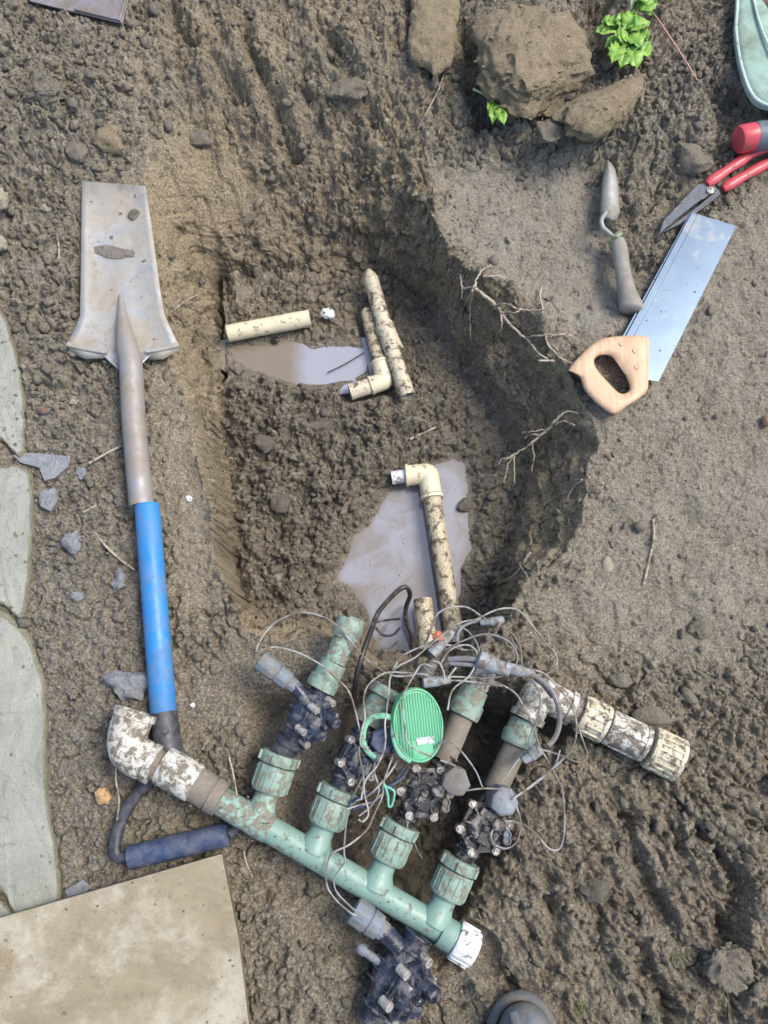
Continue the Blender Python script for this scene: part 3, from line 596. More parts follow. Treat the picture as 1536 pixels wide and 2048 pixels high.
# ------------------------------------------------------------------ water
def water(name, poly, z, mat):
    P = UU(poly, z); c = sum(P, Vector())/len(P)
    P = smooth_path(P+[P[0]], 3)[:-1]; P = [c+(p-c)*1.22 for p in P]
    mb = MB(); n = len(P); rs = (1.0, 1/1.22*1.03, 0.88/1.22, 0.72/1.22); at = [1.0, 1.0, 0.45, 0.0]
    V = [c+(p-c)*k for k in rs for p in P]+[c]
    mb.add(V, [(k*n+i, k*n+(i+1) % n, (k+1)*n+(i+1) % n, (k+1)*n+i) for k in range(3) for i in range(n)]+[(3*n+i, 3*n+(i+1) % n, 4*n) for i in range(n)])
    o = mb.build(name, mat, origin=(c.x, c.y, z)); o['kind'] = 'structure'
    a = o.data.attributes.new('silt', 'FLOAT', 'POINT'); a.data.foreach_set('value', [v_ for v_ in at for _ in range(n)]+[0.0]); return o
water('water', POOL, ZP1, M['water']); water('water', POOL2, ZP2, M['water_tan'])
mb = MB()
for px, py, r in [(742,1128,5),(770,1175,4),(808,1085,4),(735,1172,3.5),(715,1178,3.5),(790,1040,3),(828,1105,3),(762,1098,3),(800,1150,4.5),(755,1210,3),(905,960,3),(920,1050,3.5)]:
    p = U(px, py, ZP1); rr = LEN(r*0.6, p); v, f = ICO[2]; mb.add([p+Vector((a[0]*rr, a[1]*rr, abs(a[2])*rr*0.6)) for a in v], f)
mb.build('water_bubbles', M['water'], kind='stuff', label='small bubbles and drops floating on the muddy pool', cat='bubbles')

# ------------------------------------------------------------------ loose crumbs and grit (nobody could count them)
def scatter(name, mat, N, smin, smax, keep, variants, label, cat, seed, power=2.0, zmin=-1):
    r_ = np.random.default_rng(seed); ny_, nx_ = FZ.shape; V = []; F = []; off = 0; cnt = 0
    while cnt < N:
        i, j = r_.integers(5, ny_-5), r_.integers(5, nx_-5)
        if r_.random() > keep[i, j]: continue
        x, y, z = FX[i, j], FY[i, j], FZ[i, j]
        rxx = abs(x)*FPX/(y*math.sin(TILT)+(CAM_H-z)*math.cos(TILT))
        if rxx > 860 or z < zmin: continue
        v, f = variants[r_.integers(len(variants))]
        s = smin*(1-r_.random()*(1-(smin/smax)**power))**(-1/power)
        a, b = r_.uniform(0, 6.28), r_.uniform(-0.5, 0.5); ca, sa, cb, sb = math.cos(a), math.sin(a), math.cos(b), math.sin(b)
        Rm = np.array([[ca, -sa, 0], [sa, ca, 0], [0, 0, 1]])@np.array([[1, 0, 0], [0, cb, -sb], [0, sb, cb]])
        V.append((v*s)@Rm.T+np.array([x, y, z+s*0.35])); F.append(f+off); off += len(v); cnt += 1
    V = np.concatenate(V).astype(np.float32); F = np.concatenate(F).astype(np.int32)
    m = bpy.data.meshes.new(name); m.vertices.add(len(V)); m.vertices.foreach_set('co', V.ravel()); m.loops.add(F.size); m.loops.foreach_set('vertex_index', F.ravel())
    m.polygons.add(len(F)); m.polygons.foreach_set('loop_start', np.arange(0, F.size, 3, dtype=np.int32)); m.update(calc_edges=True); m.materials.append(mat)
    o = bpy.data.objects.new(name, m); C.objects.link(o); return tag(o, label, cat, None, 'stuff')
def shard(k):
    v, f = lump(100+k, 1, 0.75, 1.9, 12, 0.75); r_ = np.random.default_rng(300+k)
    return v*np.array([r_.uniform(0.8, 1.35), r_.uniform(0.5, 0.95), r_.uniform(0.55, 1.0)]), np.array(f)
LV = [shard(k) for k in range(24)]
objmask = np.ones(FZ.shape)
for pl in [BLADE, BOARD, SAWB, SAWH]+[UU(p, 0.01) for _, p in FLAGS]: objmask *= (sdf(pl) > 0.006)
def pathmask(path, r):
    global objmask
    for a, b in zip(path[:-1], path[1:]):
        ex, ey = b.x-a.x, b.y-a.y; t_ = np.clip(((FX-a.x)*ex+(FY-a.y)*ey)/(ex*ex+ey*ey+1e-9), 0, 1)
        objmask = objmask*(np.hypot(FX-a.x-t_*ex, FY-a.y-t_*ey) > r)
pathmask(SHAFT, 0.03); pathmask([MAIN0, MAIN1], 0.03); pathmask(PRUN, 0.035)
pathmask(UU([(452,666,-0.17),(618,634,-0.17)]), 0.024); pathmask(UU([(732,545,-0.16),(818,795,-0.17)]), 0.024); pathmask(UU([(730,620,-0.17),(768,765,-0.17),(700,782,-0.17)]), 0.026); pathmask(UU([(800,955,-0.19),(855,950,-0.19),(908,1270,-0.19)]), 0.026)
pathmask(UU([(1215,330,0.01),(1264,620,0.018)]), 0.024)
kp = np.clip((0.05+0.3*patch)+0.65*coarse-0.28*smoothz-0.1*fine, 0.012, 1)*notw*objmask
scatter('soil_crumbs', M['clod'], 5200, 0.0028, 0.014, kp*(1-0.8*sst(0.3, 0.8, t)), LV, 'loose brown soil crumbs strewn over the banks', 'soil', 5)
scatter('wet_soil_crumbs', M['clod_wet'], 1800, 0.0028, 0.012, kp*sst(0.3, 0.8, t), LV, 'wet dark soil crumbs heaped on the pit floor', 'soil', 6)
scatter('grit', M['gravel'], 4200, 0.0014, 0.0050, (0.012+fine*0.99)*objmask*notw, LV, 'fine pale grit in the strip beside the flagstones', 'grit', 8)

# ------------------------------------------------------------------ clods and stones one can point at
def clod(name, px, py, wpx, hpx, mat, label, cat, seed, rot=0, zoff=0.3, flat=0.7, z=None, sub=3, group=None, amp=0.3, facets=8, sink=0.3):
    p = U(px, py, 0.0)
    for _ in range(4): p = U(px, py, H(p.x, p.y) if z is None else z)
    a, b = LEN(wpx/2, p), LEN(hpx/2, p); v, f = lump(seed, sub, amp if sub > 2 else 0.12, 1.4, facets, 1.0); s = min(a, b)*flat
    ca, sa = math.cos(R(rot)), math.sin(R(rot)); mb = MB()
    mb.add([Vector((ca*q[0]*a-sa*q[1]*b, sa*q[0]*a+ca*q[1]*b, q[2]*s)) + p+Vector((0, 0, s*(1-sink)*0.6)) for q in v], f)
    if sub >= 4 and name == 'soil_clod':             # loose earth sticking to the big clods
        r_ = random.Random(seed); vs = [v_ for v_ in mb.v if v_.z > p.z+s*0.2]
        for _ in range(150):
            q0 = r_.choice(vs); v2, f2 = LV[r_.randrange(len(LV))]; sc = 0.0016*(4.5**(r_.random()**2)); mb.add([q0+Vector(q)*sc for q in v2], [tuple(int(i) for i in t3) for t3 in f2])
    return mb.build(name, mat, label=label, cat=cat, group=group, smooth=60)
clod('soil_clod', 1068,128,235,270, M['clod_tan'], 'largest soil clod, a blocky brown lump near the top edge left of the green sprig', 'clod', 3, rot=-12, flat=0.55, sub=5, amp=0.16, facets=9, z=0.05)
clod('soil_clod', 1195,232,215,110, M['clod_tan'], 'long slanting brown clod just below the bright green sprig', 'clod', 12, rot=30, flat=0.75, sub=4, amp=0.2, z=0.05)
clod('soil_clod', 1100,268,62,50, M['clod'], 'small knobbly clod beside the lower end of the long slanting clod', 'clod', 14, rot=-30, z=0.05)
clod('soil_clod', 1378,325,88,66, M['clod'], 'rounded clod just left of the red shear handles', 'clod', 15, rot=-25)
clod('soil_clod', 400,278,60,42, M['clod'], 'lone knob of soil on the far bank right of the spade tip', 'clod', 16)
clod('soil_clod', 222,285,62,60, M['clod_tan'], 'brown clod right below the small white chip', 'clod', 17)
clod('soil_clod', 158,310,52,46, M['clod'], 'pale clod left of the brown one under the white chip', 'clod', 18)
clod('soil_clod', 90,185,95,70, M['clod'], 'broad flat clod in the top left heap under the metal sheet', 'clod', 19, rot=-35, sub=4)
clod('soil_clod', 1450,1925,90,95, M['clod'], 'large pale clod near the bottom right corner', 'clod', 20, rot=-30, sub=4)
clod('soil_clod', 1190,1775,62,50, M['clod_wet'], 'dark clod on its own in the mud right of the green manifold end', 'clod', 21)
clod('soil_clod', 1300,1440,70,52, M['clod'], 'clod lying above the mud-caked cream pipe run', 'clod', 22)
clod('soil_clod', 700,185,90,46, M['clod'], 'low rounded clod on the far bank left of the hanging slab', 'clod', 25)
clod('soil_clod', 1400,1260,60,40, M['clod'], 'flattish clod on the smooth mud by the right edge', 'clod', 26)
clod('soil_clod', 560,1010,52,44, M['clod_wet'], 'dark wet clod on the heap left of the elbowed pipe', 'clod', 27)
clod('soil_clod', 640,850,56,44, M['clod_wet'], 'dark wet clod below the small upper puddle', 'clod', 28)
clod('soil_clod', 530,890,46,40, M['clod_wet'], 'dark wet clod near the left pit wall beside the heap', 'clod', 29)
clod('soil_clod', 1240,1360,44,34, M['clod'], 'small clod above the ribbed coupling of the cream run', 'clod', 30)
clod('soil_clod', 930,1010,36,30, M['clod_wet'], 'small wet lump at the edge of the pool right of the elbowed pipe', 'clod', 31, z=-0.212)
# slab of smooth soil with a scalloped lower edge, hanging from the top edge
mb = MB(); out = [(812,-80),(925,-80),(922,30),(915,90),(905,125),(888,118),(880,138),(862,140),(855,120),(842,122),(832,108),(815,105),(812,60),(820,0)]
zt = 0.062; T = UU(out, zt); cT = sum(T, Vector())/len(T); Bt = [Vector((p.x, p.y, zt-0.04)) for p in T]
mb.prism(Bt, T); o = mb.build('soil_slab', M['clod_tan'], bevel=0.008, seg=3, label='smooth curled slab of soil with scalloped edge at the top edge', cat='clod')
o.modifiers.remove(o.modifiers[0]); sb = o.modifiers.new('sub', 'SUBSURF'); sb.subdivision_type = 'CATMULL_CLARK'; sb.levels = sb.render_levels = 5
tx = bpy.data.textures.new('clod_relief', 'CLOUDS'); tx.noise_scale = 0.035; tx.noise_depth = 6; dm = o.modifiers.new('relief', 'DISPLACE'); dm.texture = tx; dm.strength = 0.02; dm.mid_level = 0.5; dm.texture_coords = 'LOCAL'
clod('rock', 148,1088,44,46, M['stone_grey'], 'rounded blue-grey stone in the gravel strip left of the blue spade handle', 'stone', 40, z=0.004, flat=0.8)
clod('rock', 97,1000,36,42, M['stone_grey'], 'angular pale grey stone right of the second flagstone', 'stone', 41, z=0.004, facets=12)
clod('rock', 265,1368,82,62, M['stone_grey'], 'rough blue-grey stone touching the lower end of the blue handle', 'stone', 42, z=0.006, amp=0.45, facets=6)
clod('rock', 150,805,22,22, M['stone_pale'], 'small cream pebble in the soil left of the spade shaft', 'stone', 43)
clod('rock', 240,1160,34,42, M['stone_grey'], 'grey-blue stone just left of the blue handle at mid height', 'stone', 44, amp=0.45, z=0.004)
clod('rock', 155,1192,28,20, M['stone_grey'], 'small pale blue stone below the rounded grey stone', 'stone', 45, z=0.004)
clod('rock', 165,950,22,30, M['stone_grey'], 'pair of tiny pale stones left of the steel spade shaft', 'stone', 46, z=0.004, amp=0.5)
clod('rock', 98,418,30,26, M['stone_pale'], 'pale pebble in the crumbly soil left of the spade blade', 'stone', 47)
clod('rock', -2,400,40,66, M['stone_pale'], 'cream rock cut off by the left edge of the picture', 'stone', 48, z=0.03)
clod('rock', 4,490,30,36, M['stone_pale'], 'smaller cream rock on the left edge below the other cream rock', 'stone', 49, z=0.02)
clod('rock', 378,998,16,14, M['white_chip'], 'tiny white chip on the strip right of the blue handle top', 'stone', 50, z=0.0, sub=2)
clod('rock', 385,1410,14,12, M['white_chip'], 'tiny white chip in the mud right of the blue handle bottom', 'stone', 51, sub=2)
clod('rock', 1083,107,22,12, M['stone_pale'], 'little pale chip stuck in the top of the largest clod', 'stone', 52, z=0.105, sub=2)
clod('rock', 1215,1130,24,34, M['stone_pale'], 'pale crumbly chip in the smooth mud right of the pit', 'stone', 53, z=0.0, sub=2, flat=0.4)
clod('brick_chip', 88,823,18,14, M['red_chip'], 'small dull red chip in the soil near the narrow flagstone', 'chip', 54, sub=2)
clod('brick_chip', 1532,845,22,30, M['red_chip'], 'dark red chip cut off by the right edge below the saw', 'chip', 55, sub=2, z=0.004)
clod('brick_chip', 207,1590,32,34, M['orange_chip'], 'tan orange chip standing in the gravel left of the spade grip', 'chip', 56, sub=3, z=0.01)
clod('plastic_chip', 655,628,28,22, M['white_chip'], 'white fragment lying right of the short cream pipe piece', 'chip', 57, z=-0.175, facets=12)
clod('plastic_chip', 206,262,34,20, M['white_chip'], 'white square-edged chip in the crumbs above the spade', 'chip', 58, rot=15, sub=2, facets=14)
clod('dark_plug', 552,681,20,14, M['cable'], 'small black lump at the edge of the brown puddle under the short pipe', 'plug', 59, z=-0.184, sub=2)
# thin grey slate chips beside the flagstones
for k, (pl, z_, lb) in enumerate([([(24,910),(60,905),(140,912),(136,932),(110,955),(88,962),(78,935),(40,925)], 0.007, 'flat broken slate flake lying between the two upper flagstones'),
        ([(85,985),(108,975),(114,1000),(100,1022),(80,1012)], 0.016, 'thin slate flake leaning on the pale stone by the second flagstone'),
        ([(130,1850-70),(165,1760),(182,1775),(160,1800),(136,1808)], 0.010, 'thin slate flake above the plywood edge near the long flagstone')]):
    T = UU(pl, z_); mb = MB(); mb.prism([Vector((p.x, p.y, z_-0.006)) for p in T], T); mb.build('slate_flake', M['stone_grey'], bevel=0.0008, label=lb, cat='stone flake')
def jitter_poly(T, step=0.012, amp=0.0016, seed=0):
    out = []; r_ = random.Random(seed)
    for a, b in zip(T, T[1:]+T[:1]):
        n = max(1, int((b-a).length/step))
        for k in range(n): p = a.lerp(b, k/n); out.append(p+Vector((r_.uniform(-amp, amp), r_.uniform(-amp, amp), 0)))
    return out
FL = {'narrow': 'narrow grey-green flagstone highest on the left edge', 'short': 'second flagstone from the top, short with a mossy right edge', 'long': 'longest flagstone, beside the spade grip and above the plywood', 'corner': 'corner of a flagstone showing between the longest flagstone and the plywood'}
for k, (nm, pl) in enumerate(FLAGS):
    T = smooth_path(UU(pl+[pl[0]], 0.012), 3)[:-1]; T = jitter_poly(T, 0.010, 0.0014, k)
    c = sum(T, Vector())/len(T); n = len(T); rings = []
    for s_, dz in ((1.0, -0.03), (1.012, -0.012), (1.012, -0.005), (0.995, -0.0015), (0.96, 0.0)):
        rings.append([c+(p-c)*s_+Vector((0, 0, dz+0.0012*math.sin(i*1.7+k)*(dz > -0.01))) for i, p in enumerate(T)])
    root = thing('flagstone', (c.x, c.y, -0.018), FL[nm], 'flagstone', 'flagstones along the left edge')
    e = MB(); vs = [p for r_ in rings for p in r_]
    e.add(vs, [(i*n+j, i*n+(j+1) % n, (i+1)*n+(j+1) % n, (i+1)*n+j) for i in range(len(rings)-1) for j in range(n)])
    e.build('stone_edge', M['flag_edge'], root, smooth=70)
    tp = MB(); tp.add(rings[-1]+[c+Vector((0, 0, 0.001))], [(j, (j+1) % n, n) for j in range(n)]); tp.build('top_face', M['flag'], root, smooth=80)
# plywood board, slightly proud of the ground
root = thing('plywood_board', (U(200,2000,0.03).x, U(200,2000,0.03).y, 0.03), 'weathered tan plywood board filling the bottom left corner', 'board')
tp = MB(); tp.prism([Vector((p.x, p.y, 0.0425)) for p in BOARD], BOARD); tp.build('face_veneer', M['ply'], root, bevel=0.0008)
cB = sum(BOARD, Vector())/len(BOARD)
co = MB(); co.prism([Vector((p.x, p.y, 0.030)) for p in BOARD], [Vector((cB.x+(p.x-cB.x)*0.998, cB.y+(p.y-cB.y)*0.998, 0.0424)) for p in BOARD]); co.build('core', M['ply_edge'], root)
# worn metal sheet at the top left
T = UU([(20,-60),(262,-60),(256,0),(244,46),(150,24),(60,2)], 0.062)
root = thing('metal_blade', (T[3].x, T[3].y, 0.05), 'worn grey steel blade end poking in at the top left edge', 'metal blade')
mb = MB(); mb.prism([p-Vector((0, 0, 0.003)) for p in T], T); mb.build('plate', M['sheet_metal'], root, bevel=0.001)
mb = MB(); mb.tube([T[4]+Vector((0, .004, 0.002)), T[3]+Vector((-.004, .004, 0.002)), T[2]+Vector((-.004, 0, 0.002)), T[1]+Vector((-.004, 0, .002))], 0.0028, 8); mb.build('folded_rim', M['sheet_metal'], root)

# ------------------------------------------------------------------ drain spade
root = thing('drain_spade', (U(262,735,0).x, U(262,735,0).y, 0.0), 'muddy steel drain spade with long blade and blue handle lying left of the pit', 'spade')
rows = [(362,164,291),(420,163,298),(500,162,309),(580,161,320),(630,160,329),(655,151,340),(675,140,350),(690,133,358),(700,170,330),(708,205,302),(725,222,285),(742,243,273)]
mb = MB(); nu = 15; V = []
for k, (y, xl, xr) in enumerate(rows):
    yl = y+(-6 if k == 0 else 0)
    for j in range(nu):
        u = j/(nu-1); x = xl+(xr-xl)*u; yy = y+(10*u if k == 0 else 0)
        e = abs(2*u-1); z = 0.016+0.006*e**3+(0.004*math.exp(-((u-0.55)/0.1)**2)*min(1, max(0, (y-520)/150)))-0.004*(k == 0)
        V.append(U(x, yy, z))
mb.add(V, [(i*nu+j, i*nu+j+1, (i+1)*nu+j+1, (i+1)*nu+j) for i in range(len(rows)-1) for j in range(nu-1)])
o = mb.build('blade', M['spade'], root, smooth=50); sm = o.modifiers.new('thickness', 'SOLIDIFY'); sm.thickness = 0.0022; sm.offset = -1
for pts in ([(134,688),(170,697),(214,704)], [(292,702),(326,697),(358,689)]):
    P = UU(pts, 0.024); mb = MB(); mb.tube(P, 0.0042, 8, flat=0.5)
    mb.add([P[0], P[1], P[2], P[0]+Vector((0.006, -0.014, -0.004)), P[1]+Vector((0, -0.017, -0.006)), P[2]+Vector((-0.002, -0.008, -0.006))], [(0, 1, 4, 3), (1, 2, 5, 4)])
    o = mb.build('tread', M['spade'], root); sm = o.modifiers.new('thickness', 'SOLIDIFY'); sm.thickness = 0.002
P = UU([(241,590,0.020),(246,640,0.024),(254,690,0.029),(262,735,0.031),(268,850,0.031),(283,1012,0.030)])
mb = MB(); mb.tube(smooth_path(P, 4), [0.003+0.0165*min(1, (i/9)) for i in range(21)], 20); mb.build('socket', M['spade_shaft'], root)
P0, P1 = U(294,1010,ZS+0.004), U(327,1425,ZS); L = (P1-P0).length
mb = MB(); r = LEN(24.5, P0)
mb.lathe(P0, P1, [(0, r*0.8), (0, r*0.98), (0.001, r), (L*0.5, r*1.0), (L-0.001, r), (L, r*0.97), (L, r*0.85)], 32); mb.build('sleeve', M['blue'], root)
P2 = U(337,1505,ZS); L2 = (P2-P1).length
mb = MB(); mb.lathe(P1, P2, [(0, r*0.9), (0.0, r*1.02), (0.003, r*1.04), (L2*0.6, r*1.03), (L2, r*1.12), (L2+0.004, r*0.9)], 32)
mb.lathe(U(330,1462,ZS+0.017), U(330,1462,ZS+0.024), [(0, 0.006), (0.003, 0.006), (0.0045, 0.004)], 12)
yk = mb.build('collar', M['black'], root)
for pts, nm in (([(328,1495,ZS),(308,1548,0.022),(272,1592,0.02),(243,1640,0.02),(230,1690,0.022),(236,1713,0.022),(266,1717,0.022)], 'handle_arm'), ([(345,1500,ZS),(378,1548,0.02),(425,1598,0.02),(462,1632,0.02),(474,1652,0.02),(458,1668,0.022)], 'handle_arm')):
    mb = MB(); pth = smooth_path(UU(pts), 5); mb.tube(pth, [0.016-0.007*min(1, i/8) for i in range(len(pth))], 14, flat=0.75); mb.build(nm, M['black'], root)
g0, g1 = U(256,1716,0.022), U(458,1668,0.022); Lg = (g1-g0).length; rg = LEN(24, g0); n = 40
mb = MB(); mb.lathe(g0, g1, [(0, rg*0.7), (0.002, rg*0.93)]+[(0.002+(Lg-0.004)*i/n, rg*(0.97+0.035*math.sin(i*math.pi/n))*(1 if i % 2 else 0.985)) for i in range(n+1)]+[(Lg-0.001, rg*0.9), (Lg, rg*0.7)], 28); mb.build('grip', M['grip'], root)

clod('mud_smear', 232,506,105,30, M['smear'], 'thin brown mud smear across the middle of the spade blade', 'mud', 70, rot=-8, flat=0.06, z=0.0175, sub=3)
clod('mud_smear', 268,428,26,28, M['clod_wet'], 'dark mud blob near the top of the spade blade', 'mud', 71, flat=0.25, z=0.0185, sub=2)
def on_top(poly, z, N, smin, smax, seed, edge=0.0, mat='clod', label='', holes=None):
    r_ = random.Random(seed); xs = [p.x for p in poly]; ys = [p.y for p in poly]; mb = MB(); k = 0; tries = 0
    while k < N and tries < 40000:
        tries += 1; x, y = r_.uniform(min(xs), max(xs)), r_.uniform(min(ys), max(ys))
        d = float(sdf(poly, np.array([[x]]), np.array([[y]]))[0, 0])
        if d > -0.003 or (edge and r_.random() > math.exp(d/edge)): continue
        v, f = LV[r_.randrange(len(LV))]; s_ = smin*(smax/smin)**(r_.random()**2.5); a_ = r_.uniform(0, 6.28); ca, sa = math.cos(a_), math.sin(a_)
        mb.add([Vector((x+(ca*q[0]-sa*q[1])*s_, y+(sa*q[0]+ca*q[1])*s_, z+s_*0.4+q[2]*s_*0.7)) for q in v], [tuple(int(i) for i in t3) for t3 in f]); k += 1
    mb.build('soil_specks', M[mat], kind='stuff', label=label, cat='soil')
on_top(UU([(166,375),(288,382),(322,600),(330,680),(170,690),(162,600)], 0.02), 0.0175, 46, 0.0010, 0.0045, 1, mat='clod_wet', label='small crumbs of soil stuck on the spade blade')
for k_, (_, pl_) in enumerate(FLAGS[:3]): on_top(UU(pl_, 0.012), 0.0125, 110, 0.0008, 0.004, 20+k_, 0.018, label='grains of soil along the edges of a flagstone')
on_top(BOARD, 0.045, 90, 0.0007, 0.003, 30, 0.05, label='grains of soil scattered on the plywood board')
on_top(SAWB, 0.0205, 22, 0.0007, 0.0022, 31, mat='clod_wet', label='specks of soil on the saw blade')

# ------------------------------------------------------------------ backsaw
root = thing('backsaw', (U(1300,700,0).x, U(1300,700,0).y, 0.008), 'bright steel saw with a pale wooden handle lying on the right bank', 'saw')
zb = 0.020; Bp = UU([(1381,424),(1472,452),(1316,763),(1297,760),(1240,680),(1248,668)], zb)
mb = MB(); mb.prism([p-Vector((0, 0, 0.0012)) for p in Bp], Bp)
a, b = Bp[1], Bp[2]; d = b-a; nn = Vector((-d.y, d.x, 0)).normalized()
if (Bp[0]-a).dot(nn) > 0: nn = -nn
nt = 110
for k in range(nt):
    q0, q1 = a+d*(k/nt), a+d*((k+1)/nt); mq = q0.lerp(q1, 0.5)+nn*0.0016
    mb.add([q0, q1, mq, q0-Vector((0, 0, .0011)), q1-Vector((0, 0, .0011)), mq-Vector((0, 0, .0011))], [(0, 1, 2), (3, 5, 4), (0, 2, 5, 3), (1, 4, 5, 2)])
mb.build('blade', M['saw_steel'], root)
s0, s1 = U(1384,425,zb+0.001), U(1246,684,zb+0.001); dd = (s1-s0).normalized(); side = Vector((-dd.y, dd.x, 0)); 
if side.x < 0: side = -side
mb = MB(); mb.box((s0+s1)/2+side*0.005, dd, side, Vector((0, 0, 1)), ((s1-s0).length, 0.013, 0.006)); mb.build('spine', M['saw_steel'], root, bevel=0.0015)
outer = [(1135,740),(1150,722),(1176,695),(1192,684),(1208,676),(1246,672),(1295,673),(1297,700),(1297,730),(1297,759),(1294,781),(1278,797),(1255,812),(1233,827),(1217,825),(1189,803),(1168,778),(1160,755),(1150,748),(1141,746)]
inner = [(1187,721),(1194,713),(1205,710),(1218,711),(1229,719),(1246,743),(1254,757),(1259,771),(1259,780),(1252,786),(1240,787),(1226,775),(1211,759),(1200,747),(1191,734)]
def resample(pts, c, n=72):
    P = smooth_path([Vector((x, y, 0)) for x, y in pts+[pts[0]]], 6)[:-1]; out = []
    for k in range(n):
        th = 2*math.pi*k/n; dr = Vector((math.cos(th), math.sin(th), 0)); best = None
        for p, q in zip(P, P[1:]+P[:1]):
            e = q-p; den = dr.x*e.y-dr.y*e.x
            if abs(den) < 1e-9: continue
            w0 = p-c; t_ = (w0.x*e.y-w0.y*e.x)/den; s_ = (w0.x*dr.y-w0.y*dr.x)/den
            if t_ > 0 and -1e-6 <= s_ <= 1+1e-6 and (best is None or t_ > best): best = t_
        out.append(c+dr*(best or 10))
    return out
cc = Vector((1223, 749, 0)); O = resample(outer, cc); I = resample(inner, cc); n = 72; rings = []
for tt, zz in ((0.0, 0.006), (-0.0, 0.010), (0.0, 0.026), (0.09, 0.0305), (0.25, 0.032), (0.6, 0.032), (0.86, 0.0305), (1.0, 0.026), (1.0, 0.010), (1.0, 0.006)):
    rings.append([U(o_.x+(i_.x-o_.x)*tt, o_.y+(i_.y-o_.y)*tt, zz) for o_, i_ in zip(O, I)])
mb = MB(); m_ = len(rings); mb.add([p for r_ in rings for p in r_], [(i*n+j, i*n+(j+1) % n, ((i+1) % m_)*n+(j+1) % n, ((i+1) % m_)*n+j) for i in range(m_) for j in range(n)])
mb.build('handle', M['wood'], root, smooth=60)
for px, py in ((1243,688),(1270,702),(1274,735)):
    p = U(px, py, 0.0315); mb = MB(); mb.lathe(p, p+Vector((0, 0, 1)), [(0, 0.0045), (0.0016, 0.0045), (0.0022, 0.0035), (0.0016, 0.0015)], 16); mb.build('rivet', M['wood'], root)

# ------------------------------------------------------------------ trowel
root = thing('hand_trowel', (U(1230,480,0).x, U(1230,480,0).y, 0.0), 'mud-coated hand trowel lying left of the saw blade', 'trowel')
rows = [(320,1212,1222),(335,1208,1231),(360,1204,1236),(400,1200,1239),(420,1200,1240),(436,1202,1234)]
mb = MB(); nu = 9; V = []
for y, xl, xr in rows:
    for j in range(nu):
        u = j/(nu-1); e = 2*u-1; V.append(U(xl+(xr-xl)*u, y+4*(e > 0), 0.011+0.009*(1-e*e)))
mb.add(V, [(i*nu+j, i*nu+j+1, (i+1)*nu+j+1, (i+1)*nu+j) for i in range(len(rows)-1) for j in range(nu-1)])
o = mb.build('blade', M['trowel'], root, smooth=60); sm = o.modifiers.new('thickness', 'SOLIDIFY'); sm.thickness = 0.0016
mb = MB(); pth = smooth_path(UU([(1212,425,0.018),(1203,440,0.022),(1206,455,0.024),(1218,466,0.022),(1230,478,0.02)]), 4); mb.tube(pth, 0.0042, 10); mb.build('neck', M['trowel'], root)
a, b = U(1228,472,0.02), U(1240,484,0.02); mb = MB(); mb.lathe(a, b, [(0, 0.008), (0.001, 0.0125), (0.008, 0.014), (0.010, 0.012)], 18); mb.build('ferrule', M['ferrule'], root)
pth = smooth_path(UU([(1236,480,0.02),(1241,510,0.02),(1246,545,0.02),(1254,585,0.02),(1261,610,0.02),(1262,624,0.02)]), 4)
mb = MB(); mb.tube(pth, [0.0115, 0.013, 0.014, 0.0145, 0.0142, 0.0138, 0.0135, 0.0135, 0.0138, 0.0142, 0.015, 0.0155, 0.0165, 0.0175, 0.0185, 0.0195, 0.0205, 0.021, 0.0205, 0.018, 0.011], 18, flat=0.85); mb.build('handle', M['trowel_grip'], root)

# ------------------------------------------------------------------ shears and the red tool at the right edge
root = thing('garden_shears', (U(1440,380,0).x, U(1440,380,0).y, 0.008), 'black-bladed shears with two red handles above the saw tip', 'shears')
mb = MB(); T = UU([(1318,468),(1327,440),(1360,405),(1394,368),(1425,364),(1436,378),(1395,404),(1350,440)], 0.026); mb.prism([p-Vector((0, 0, 0.006)) for p in T], T); mb.build('blade', M['shear'], root, bevel=0.0012)
mb = MB(); T = UU([(1322,466),(1352,444),(1398,410),(1438,376),(1442,388),(1400,420),(1360,448)], 0.018); mb.prism([p-Vector((0, 0, 0.005)) for p in T], T); mb.build('blade', M['shear'], root, bevel=0.0012)
p = U(1420,382,0.026); mb = MB(); mb.lathe(p, p+Vector((0, 0, 1)), [(0, 0.007), (0.003, 0.007), (0.0045, 0.004)], 16); mb.build('pivot_bolt', M['screw'], root)
for pts in ([(1414,368,0.027),(1440,350,0.028),(1475,326,0.03),(1512,304,0.03),(1600,276,0.03)], [(1446,378,0.02),(1475,360,0.022),(1510,340,0.024),(1545,322,0.024),(1620,290,0.024)]):
    mb = MB(); pth = smooth_path(UU(pts), 4); mb.tube(pth, [0.006]+[0.0092+0.0008*math.sin(i) for i in range(len(pth)-1)], 14, flat=0.8); mb.build('handle', M['red'], root)
root = thing('red_capped_tool', (U(1520,275,0).x, U(1520,275,0).y, 0.03), 'thick red and slate tool grip entering at the right edge above the shears', 'tool')
a, b = U(1474,280,0.055), U(1508,273,0.055); c_ = U(1640,262,0.055); r = LEN(27, a)
mb = MB(); L = (b-a).length; mb.lathe(a, b, [(0, r*0.75), (0.002, r*0.92), (0.006, r), (L, r*1.0), (L, r*0.8)], 24); mb.build('end_cap', M['red'], root)
mb = MB(); L = (c_-b).length; mb.lathe(b, c_, [(0, r*0.8), (0, r*1.02), (0.01, r*1.05), (L, r*0.95)], 24); mb.build('grip', M['slate'], root)
